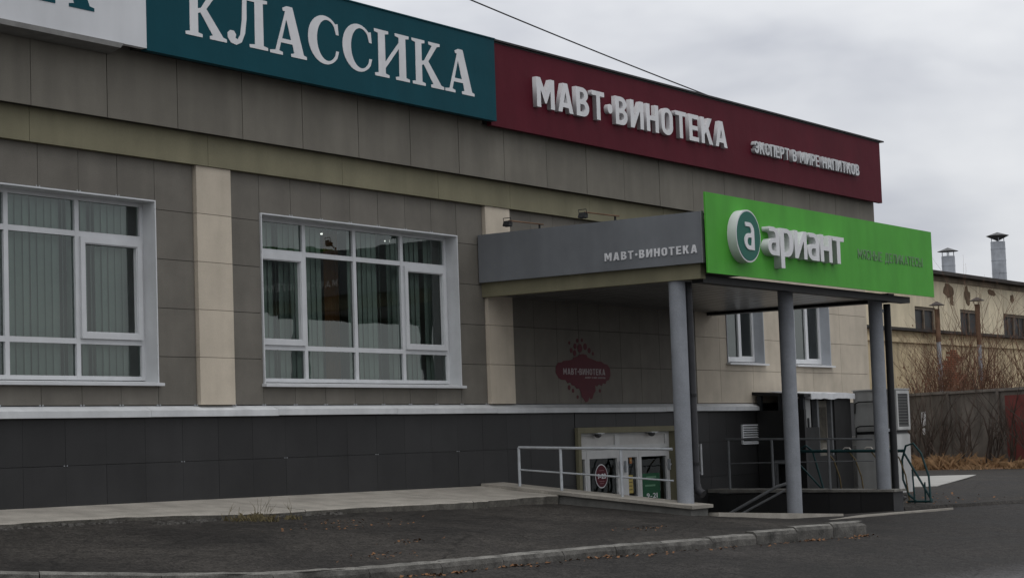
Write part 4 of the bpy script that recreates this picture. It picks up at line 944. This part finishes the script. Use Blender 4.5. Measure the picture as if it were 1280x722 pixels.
# bicycle rack
bk = thing('bicycle_rack', (15.0, -2.0, -1.85), 'dark green tubular bicycle rack with wheel hoops right of the right column', 'bicycle rack')
gx = 14.75
MB().tube([(gx, -.95, -.90), (gx, -2.95, -.945)], .028, 8).build('top_rail', RACK, bk, smooth=True)
def hoop(yc, rad, lean, n=22, z0=-1.83, ht=1.04):
    pts = []
    for i in range(n):
        a = 2*math.pi*i/n; pts.append((gx+math.cos(a)*.10+lean*math.sin(a)*.05, yc+math.cos(a)*rad, z0+ht/2+math.sin(a)*ht/2))
    return pts
zg = gz(gx, -3.0)
e1 = [(gx-.06, -3.42, zg+.02), (gx, -3.38, -1.40), (gx, -3.26, -1.0), (gx, -3.12, -.82), (gx, -2.98, -.86), (gx, -2.90, -1.1), (gx, -2.90, -1.45), (gx, -3.0, -1.72), (gx, -3.14, zg+.03)]
MB().tube(e1, .020, 8).build('end_hoop', RACK, bk, smooth=True)
MB().tube([(gx, -2.94, -.98), (gx, -3.42, zg+.04)], .020, 8).build('brace', RACK, bk, smooth=True)
MB().tube([(gx, -3.10, zg), (gx, -3.08, -1.28)], .016, 8).build('leg', RACK, bk, smooth=True)
MB().tube([(gx, -3.30, zg), (gx, -3.30, -1.5)], .016, 8).build('leg', RACK, bk, smooth=True)
MB().tube([(gx-.05, -3.44, zg+.03), (gx+.05, -2.95, zg+.03)], .02, 8).build('foot', RACK, bk, smooth=True)
e2 = [(gx, -.92, zg+.05), (gx, -.90, -1.2), (gx, -.93, -.86), (gx, -1.05, -.80), (gx, -1.18, -.90), (gx, -1.30, -1.35), (gx, -1.42, zg+.05)]
MB().tube(e2, .020, 8).build('end_hoop', RACK, bk, smooth=True)
MB().tube([(gx, -.92, -1.15), (gx, -1.55, zg+.05)], .018, 8).build('brace', RACK, bk, smooth=True)
for i in range(4):
    y = -1.46-i*.42
    MB().tube([(gx, y, -.92), (gx-.02, y-.14, -1.08), (gx-.02, y-.24, -1.38), (gx, y-.28, zg+.05)], .013, 6).build('wheel_holder', HOSE, bk, smooth=True)
    MB().tube([(gx, y-.05, -.90), (gx, y-.02, -.868), (gx, y+.06, -.862), (gx, y+.10, -.89)], .013, 6).build('saddle_clip', mat('clip_white', (.5, .47, .42), .6, var=.15), bk, smooth=True)

# ------------------------------------------------------------------ fence, yellow buildings, flues
FA, FB = Vector((46.2, 12.0, 0)), Vector((38.0, -1.0, 0))
fn = thing('concrete_fence', (42, 5.5, -1.8), 'grey precast concrete panel fence across the back of the yard', 'fence')
d = (FB-FA); fl_ = d.length; d.normalize(); nr = Vector((-d.y, d.x, 0))
if nr.x > 0: nr = -nr
pl_ = 2.6; k = int(fl_/pl_)
for i in range(k+1):
    a = FA+d*(pl_*i); zb = -1.95
    def V(p, o_, z): q = p+nr*o_; return (q.x, q.y, z)
    h_ = .58+random.uniform(-.03, .03)
    p1_ = a+d*(pl_-.14)
    red = 3.0 < ((a+p1_)/2).y < 4.6
    MB().hexa([V(a, 0, zb), V(p1_, 0, zb), V(p1_, -.1, zb), V(a, -.1, zb), V(a, 0, h_), V(p1_, 0, h_), V(p1_, -.1, h_), V(a, -.1, h_)]).build('panel', CONCF, fn)
    if 2.6 < (a.y+p1_.y)/2 < 4.9:
        pa, pb = a+d*.25, a+d*(pl_-.3)
        MB().hexa([V(pa, .02, zb), V(pb, .02, zb), V(pb, .005, zb), V(pa, .005, zb), V(pa, .02, .42), V(pb, .02, .42), V(pb, .005, .42), V(pa, .005, .42)]).build('red_sheet', REDP, fn)
    MB().hexa([V(a, .06, h_), V(p1_, .06, h_), V(p1_, -.16, h_), V(a, -.16, h_), V(a, .04, h_+.09), V(p1_, .04, h_+.09), V(p1_, -.14, h_+.09), V(a, -.14, h_+.09)]).build('cap', CONCF, fn)
    p2_ = a+d*(pl_-.138); p3 = a+d*(pl_-.002)
    MB().hexa([V(p2_, .07, zb), V(p3, .07, zb), V(p3, -.17, zb), V(p2_, -.17, zb), V(p2_, .07, h_+.05), V(p3, .07, h_+.05), V(p3, -.17, h_+.05), V(p2_, -.17, h_+.05)]).build('post', CONCF, fn)
nt_ = thing('fence_notice', (44.0, 8.0, -.6), 'torn white paper notice pasted on the concrete fence', 'notice')
q0 = FA+d*3.55; q1 = FA+d*3.80
def V(p, o_, z): q = p+nr*o_; return (q.x, q.y, z)
MB().hexa([V(q0, .012, -.45), V(q1, .012, -.40), V(q1, .002, -.40), V(q0, .002, -.45), V(q0, .012, .02), V(q1, .012, .05), V(q1, .002, .05), V(q0, .002, .02)]).build('paper', LETW, nt_); MB().hexa([V(q0+d*.03, .012, -.72), V(q0+d*.18, .012, -.72), V(q0+d*.18, .002, -.72), V(q0+d*.03, .002, -.72), V(q0+d*.03, .012, -.5), V(q0+d*.2, .012, -.5), V(q0+d*.2, .002, -.5), V(q0+d*.03, .002, -.5)]).build('paper_scrap', LETW, nt_)

yb_ = thing('yellow_building', (60, 18, -1.8), 'old yellow plastered building with a dark roof edge and small boarded windows', 'building')
YW = [(53.80, 55.87, 2.2, 4.22), (58.47, 60.67, 2.2, 4.27), (63.36, 66.2, 2.2, 4.27), (68.6, 70.8, 2.2, 4.3)]
t = MB()
for a, b, c_, dd in wall_cells(40, 90, -1.9, 5.5, YW): t.box(a, b, 13.0, 13.4, c_, dd)
t.box(40, 40.4, 13.4, 26, -1.9, 5.5).box(89.6, 90, 13.4, 26, -1.9, 5.5).box(40, 90, 26, 26.4, -1.9, 5.5)
t.build('wall', YELL, yb_)
MB().hexa([(39.6, 12.55, 5.50), (90.4, 12.55, 5.50), (90.4, 26.6, 5.9), (39.6, 26.6, 5.9), (39.6, 12.55, 5.64), (90.4, 12.55, 5.64), (90.4, 26.6, 6.3), (39.6, 26.6, 6.3)]).build('roof', ROOFD, yb_)
MB().box(40, 90, 12.93, 13.0, 5.30, 5.495).build('eaves_board', mat('stained_eaves', (.20, .165, .12), .9, var=.5, scale=1.1), yb_)
for a, b, c_, dd in YW:
    W = MB().box(a, a+.12, 13.06, 13.2, c_, dd).box(b-.12, b, 13.06, 13.2, c_, dd).box(a+.12, b-.12, 13.06, 13.2, dd-.12, dd).box((a+b)/2-.05, (a+b)/2+.05, 13.06, 13.2, c_, dd-.12).build('window', OLDW, yb_, origin=((a+b)/2, 13.1, c_))
    m2 = (a+b)/2
    for p, q in ((a+.12, m2-.05), (m2+.05, b-.12)):
        MB().box(p, q, 13.12, 13.15, c_, dd-.12).build('pane', DGLASS, W)
        if q-p > 1.1: MB().box((p+q)/2-.02, (p+q)/2+.02, 13.09, 13.118, c_, dd-.12).build('glazing_bar', OLDW, W)
# plaster fallen away below the eaves
PATCH = mat('bare_plaster_patch', (.145, .10, .065), .95, var=.4, scale=2)
def blob(cx_, cz_, rx, rz, y, name, m, par, seed):
    rnd = random.Random(seed); t = MB(); n_ = 18; pts = []
    for j in range(n_):
        a = 2*math.pi*j/n_; k_ = rnd.uniform(.65, 1.1); pts.append((cx_+rx*k_*math.cos(a), cz_+rz*k_*math.sin(a)))
    for yy_ in (y, y+.02):
        for x, z in pts: t.v.append((x, yy_, z))
    t.fc = [tuple(range(n_)), tuple(reversed(range(n_, 2*n_)))] + [(i, (i+1) % n_, n_+(i+1) % n_, n_+i) for i in range(n_)]
    return t.build(name, m, par)
for i, (x, z, a, b) in enumerate(((57.3, 4.98, .55, .32), (57.6, 4.6, .2, .25), (59.3, 4.85, .33, .42), (64.5, 4.95, .25, .2), (62.1, 5.1, .5, .15), (66.5, 4.9, .4, .25))): blob(x, z, a, b, 12.985, 'bare_patch', PATCH, yb_, i)
for cx_, zt, zc, hw, big in ((59.0, 6.50, 6.86, .27, False), (64.8, 7.48, 7.90, .31, True)):
    fo = thing('roof_flue', (cx_, 13.6, 5.7), '%s galvanised flue with a conical cap on the yellow building roof' % ('tall thick' if big else 'short'), 'flue', 'roof flues')
    MB().tube([(cx_, 13.6, 5.6), (cx_, 13.6, zt)], hw, 20).build('shaft', ZINC, fo, smooth=True)
    for z in (6.1, 6.65, 7.15):
        if z < zt-.1: MB().tube([(cx_, 13.6, z), (cx_, 13.6, z+.03)], hw+.012, 20).build('seam', ZINC, fo)
    for a in range(4): MB().tube([(cx_+hw*.85*math.cos(a*1.57+.5), 13.6+hw*.85*math.sin(a*1.57+.5), zt-.05), (cx_+hw*.85*math.cos(a*1.57+.5), 13.6+hw*.85*math.sin(a*1.57+.5), zc-.14)], .018, 5).build('stay', ZINC, fo)
    t = MB(); n_ = 16; rc = hw*1.6
    for a in range(n_): t.v.append((cx_+rc*math.cos(2*math.pi*a/n_), 13.6+rc*math.sin(2*math.pi*a/n_), zc-.16))
    t.v.append((cx_, 13.6, zc)); t.v.append((cx_, 13.6, zc-.16-(.24 if big else .03)))
    for a in range(n_): t.fc.append((a, (a+1) % n_, n_)); t.fc.append((a, n_+1, (a+1) % n_))
    t.build('cap', mat('flue_cap', (.10, .10, .10), .6, var=.2), fo)

an = thing('low_yellow_annex', (55, 12, -1.8), 'low yellow annex with a dark flat roof edge and exposed brick, behind the fence', 'building')
MB().box(44.5, 85, 11.0, 12.8, -1.9, 2.958).build('wall', YELD, an)
MB().box(44.2, 85.3, 10.75, 12.95, 2.96, 3.06).build('roof', ROOFD, an)
MB().box(44.4, 85.1, 10.9, 10.995, 2.55, 2.72).build('cornice', YELD, an)
rnd = random.Random(3); bme = MB().box(-.13, .13, 0, .02, -.035, .035); me = bpy.data.meshes.new('brick'); me.from_pydata(bme.v, [], bme.fc); me.materials.append(BRICKR); me.update()
for rw in range(24):
    z = 2.35-rw*.083
    for cnum in range(16):
        x = 50.6+cnum*.28+(.14 if rw % 2 else 0)
        cxr = 52.3+.25*math.sin(rw*.6); wd = 1.5*(1-abs(rw-13)/26.0)
        if abs(x-cxr) < wd*rnd.uniform(.35, 1.0): setup(bpy.data.objects.new('brick', me), an, (x, 10.975, z))
for x, zt, zb in ((50.1, 3.95, .4), (54.1, 4.28, .4)):
    fp = thing('stove_pipe', (x, 10.6, zb), '%s slender stove pipe, rusty at the top, in front of the yellow annex' % ('left' if x < 52 else 'right'), 'pipe', 'stove pipes')
    MB().tube([(x, 10.6, -1.6), (x, 10.6, 2.6)], .085, 10).build('lower_pipe', ZINC, fp, smooth=True)
    MB().tube([(x, 10.6, 2.602), (x, 10.6, zt-.15)], .095, 10).build('upper_pipe', RUST, fp, smooth=True)
    MB().tube([(x, 10.6, zt-.02), (x, 10.6, zt+.12)], [.30, .03], 12).build('cap', mat('pipe_cap', (.06, .05, .045), .8, var=.2), fp)
    for a in range(3): MB().tube([(x+.1*math.cos(a*2.1), 10.6+.1*math.sin(a*2.1), zt-.18), (x+.14*math.cos(a*2.1), 10.6+.14*math.sin(a*2.1), zt)], .012, 4).build('stay', RUST, fp)

# ------------------------------------------------------------------ vegetation
def branch(t, p, d, ln, r, depth, rnd, up=.15, spread=.7):
    pts = [p]; cur = Vector(p); dd = Vector(d).normalized(); n = 3
    for i in range(n):
        dd = (dd+Vector((rnd.uniform(-.18, .18), rnd.uniform(-.18, .18), rnd.uniform(-.05, .18)*up*3))).normalized(); cur = cur+dd*(ln/n); pts.append(cur.copy())
    t.tube(pts, [r*(1-.5*i/n) for i in range(n+1)], 4 if r > .012 else 3, caps=False)
    if depth <= 0: return
    for i in range(rnd.choice((2, 3, 3))):
        k_ = rnd.randint(1, n); nd = (dd+Vector((rnd.uniform(-spread, spread), rnd.uniform(-spread, spread), rnd.uniform(-.1, .5)))).normalized()
        branch(t, pts[k_], nd, ln*rnd.uniform(.5, .75), r*.5, depth-1, rnd, up, spread)
WHERE = ['at the left end of the fence', 'before the torn paper notice', 'just right of the torn paper notice', 'left of the second fence post', 'beside the second fence post', 'left of the red sheet', 'before the red sheet', 'right of the red sheet', 'at the right edge of the picture']
for i in range(9):
    rnd = random.Random(40+i); s0 = .9+1.3*i+rnd.uniform(-.2, .2); p = FA+d*(s0+.8)+nr*rnd.uniform(.5, 1.3)
    sh = thing('bare_shrub', (p.x, p.y, -1.8), 'leafless brown shrub %s' % WHERE[i], 'shrub', 'bare shrubs along the fence')
    t = MB()
    for k_ in range(rnd.randint(8, 11)):
        branch(t, (p.x+rnd.uniform(-.35, .35), p.y+rnd.uniform(-.35, .35), -1.85), (rnd.uniform(-.35, .35), rnd.uniform(-.35, .35), 1), rnd.uniform(1.0, 1.7), rnd.uniform(.022, .038), 2, rnd)
    t.build('stems', TWIG, sh)
WHERE = ['over the left part of the fence top', 'around the stove pipe left of the bricks', 'over the exposed bricks', 'around the right stove pipe', 'right of the right stove pipe', 'towards the right edge', 'at the right picture edge behind the fence', 'tall and thin under the short flue', 'tall and thin under the tall flue']
for i in range(9):
    rnd = random.Random(140+i); x = 46.5+1.45*i if i < 7 else (52.0 if i == 7 else 56.5); y = 9.6+rnd.uniform(-.6, .6)
    vt = thing('dry_vine_thicket', (x, y, -1.8), 'tangled dry reddish-brown vines %s' % WHERE[i], 'vines', 'dry vines before the annex')
    t = MB()
    for k_ in range(24 if i < 7 else 10):
        branch(t, (x+rnd.uniform(-.9, .9), y+rnd.uniform(-.5, .5), -.9 if i < 7 else 0), (rnd.uniform(-.45, .45), rnd.uniform(-.3, .3), 1), rnd.uniform(1.2, 1.9)*((1.1, 1.45)[i % 2] if i < 7 else 1.7), .022, 2, rnd, spread=.95)
    t.build('stems', VINE, vt)
    t = MB()
    for k_ in range(420 if i < 7 else 20):
        px_, py_, pz_ = x+rnd.gauss(0, .7), y+rnd.uniform(-.5, .3), -.2+abs(rnd.gauss(0, 1.0)); s = rnd.uniform(.03, .08); a = rnd.uniform(0, 6.28); b = rnd.uniform(-1, 1)
        t.quad((px_, py_, pz_), (px_+s*math.cos(a), py_+s*math.sin(a)*.6, pz_+s*b), (px_+s*.4, py_, pz_-s*1.2))
    t.build('dead_leaves', mat('dead_vine_leaf', (.17, .07, .038), .9, var=.4, scale=5), vt)
def grass(t, cx_, cy_, rad, n, h, rnd, zf, lean=.5, wdt=.012):
    for _ in range(n):
        a = rnd.uniform(0, 6.28); q = rad*math.sqrt(rnd.random()); x, y = cx_+q*math.cos(a), cy_+q*math.sin(a); z = zf(x, y); hh = h*rnd.uniform(.4, 1.1); lx, ly = rnd.uniform(-lean, lean)*hh, rnd.uniform(-lean, lean)*hh; b = rnd.uniform(0, 6.28); wx, wy = wdt*math.cos(b), wdt*math.sin(b)
        t.v += [(x-wx, y-wy, z-.01), (x+wx, y+wy, z-.01), (x+lx*.5+wx*.6, y+ly*.5+wy*.6, z+hh*.6), (x+lx, y+ly, z+hh*rnd.uniform(.5, 1.0))]
        k_ = len(t.v); t.fc += [(k_-4, k_-3, k_-2), (k_-4, k_-2, k_-1)]
rnd = random.Random(5); t = MB()
for i in range(70):
    p = FA+d*rnd.uniform(0, fl_)+nr*(.3+abs(rnd.gauss(0, .9))); grass(t, p.x, p.y, .55, 70, rnd.choice((.16, .25, .4, .55)), rnd, lambda x, y: -1.83+.0*x, lean=1.0, wdt=.016)
o = t.build('dry_grass', DRYG, origin=(42, 5, -1.8)); o['kind'] = 'stuff'; o['label'] = 'dry orange-brown grass along the foot of the concrete fence'
vg_ = struct(MB().hexa([tuple(FA+nr*2.6+Vector((0, 0, -2.3))), tuple(FB+nr*2.2+Vector((0, 0, -2.3))), tuple(FB-nr*1+Vector((0, 0, -2.3))), tuple(FA-nr*1+Vector((0, 0, -2.3))), tuple(FA+nr*2.4+Vector((0, 0, -1.815))), tuple(FB+nr*2.0+Vector((0, 0, -1.815))), tuple(FB-nr*1+Vector((0, 0, -1.74))), tuple(FA-nr*1+Vector((0, 0, -1.74)))]).build('verge', mat('leaf_litter_soil', (.15, .085, .045), .95, var=.4, scale=3, bump=.4, bscale=12)))
# weeds in the crack along the sidewalk
for i, (x, y, rad, n_, h_, lb) in enumerate(((-1.0, -1.86, .22, 150, .11, 'largest faded weed tuft at the cracked sidewalk edge'), (-1.35, -1.78, .12, 45, .09, 'smaller weed tuft left of the large one at the sidewalk edge'), (-.55, -1.92, .14, 50, .07, 'low weed tuft right of the large one at the sidewalk edge'))):
    rnd = random.Random(60+i); tf = thing('weed_tuft', (x, y, G(x, y)), lb, 'weed', 'weeds along the sidewalk'); t = MB(); grass(t, x, y, rad, n_, h_, rnd, G, lean=.8, wdt=.006); t.build('blades', WEED, tf)
    t = MB()
    for _ in range(6 if i == 0 else 2): branch(t, (x+rnd.uniform(-.1, .1), y+rnd.uniform(-.08, .08), G(x, y)), (rnd.uniform(-.5, .5), rnd.uniform(-.5, .5), 1), .17, .004, 1, rnd)
    t.build('stalks', WEED, tf)
# fallen leaves and debris
t = MB(); rnd = random.Random(9)
def leaf(t, x, y, z, s):
    a = rnd.uniform(0, 6.28); ca, sa = math.cos(a), math.sin(a); h1 = rnd.uniform(0, s*.6); h2 = rnd.uniform(0, s*.6)
    t.quad((x, y, z+.004), (x+s*ca, y+s*sa, z+h1+.004), (x+s*(ca-sa)*.8, y+s*(sa+ca)*.8, z+h2+.006), (x-s*.7*sa, y+s*.7*ca, z+.006))
for _ in range(260):
    x = rnd.uniform(-5.5, 6.5); y = kerb_y(x)-abs(rnd.gauss(0, .10))-.02
    if rnd.random() < .55: cxs = rnd.choice((-3.2, -1.7, -.2, 4.7, 6.4, -2.6)); x = cxs+rnd.gauss(0, .16); y = kerb_y(x)-abs(rnd.gauss(0, .05))-.01
    leaf(t, x, y, R(x, y), rnd.uniform(.02, .045))
for _ in range(150):
    c_ = rnd.choice(((-.8, -3.0, .7, .10), (-1.5, -4.4, .45, .08), (-.4, -2.5, .5, .15), (-2.9, -5.1, .3, .1), (2.9, -4.6, .3, .1)))
    x, y = c_[0]+rnd.gauss(0, c_[2]), c_[1]+rnd.gauss(0, c_[3]); leaf(t, x, y, G(x, y), rnd.uniform(.015, .035))
for _ in range(60):
    x = rnd.uniform(13.5, 20); y = rnd.uniform(-3.4, -1.5); leaf(t, x, y, R(x, y)+.062, rnd.uniform(.03, .05))
o = t.build('fallen_leaves', LEAF, origin=(0, -5, -1.7)); o['kind'] = 'stuff'; o['label'] = 'scattered orange-brown fallen leaves along the kerb and asphalt'
# crumbled asphalt along the sidewalk edge
t = MB()
for _ in range(150):
    x = rnd.uniform(-5.2, .8); y = (-1.25 if x < -2.6 else -1.62)-abs(rnd.gauss(0, .05)); s = rnd.uniform(.012, .045); z = G(x, y)
    t.hexa([(x+rnd.uniform(-s, s)*.3+sx*s, y+sy*s+rnd.uniform(-s, s)*.3, z+sz*s*rnd.uniform(.5, 1.1)) for sx, sy, sz in ((-1,-1,-.2),(1,-1,-.2),(1,1,-.2),(-1,1,-.2),(-.7,-.7,.8),(.7,-.7,.8),(.7,.7,.8),(-.7,.7,.8))])
o = t.build('asphalt_crumbs', mat('crumb_asphalt', (.07, .066, .06), .95, var=.5, scale=20), origin=(-2, -1.6, -1.3)); o['kind'] = 'stuff'; o['label'] = 'crumbled asphalt bits along the broken sidewalk edge'

# ------------------------------------------------------------------ overhead cable
cb_ = thing('overhead_cable', (13.6, -.3, 5.4), 'thin dark overhead cable running from the roof edge up to the left', 'cable')
p0, p1 = Vector((13.75, -.28, 5.45)), Vector((-10, -.35, 7.55)); pts = []
for i in range(31):
    q = p0.lerp(p1, i/30); q.z -= .55*4*(i/30)*(1-i/30)*.35; pts.append(q)
MB().tube(pts, .011, 6).build('wire', BLACK, cb_); MB().tube([(13.75, -.28, 5.44), (13.75, -.28, 5.475)], .02, 6).build('anchor_pin', BLACK, cb_)
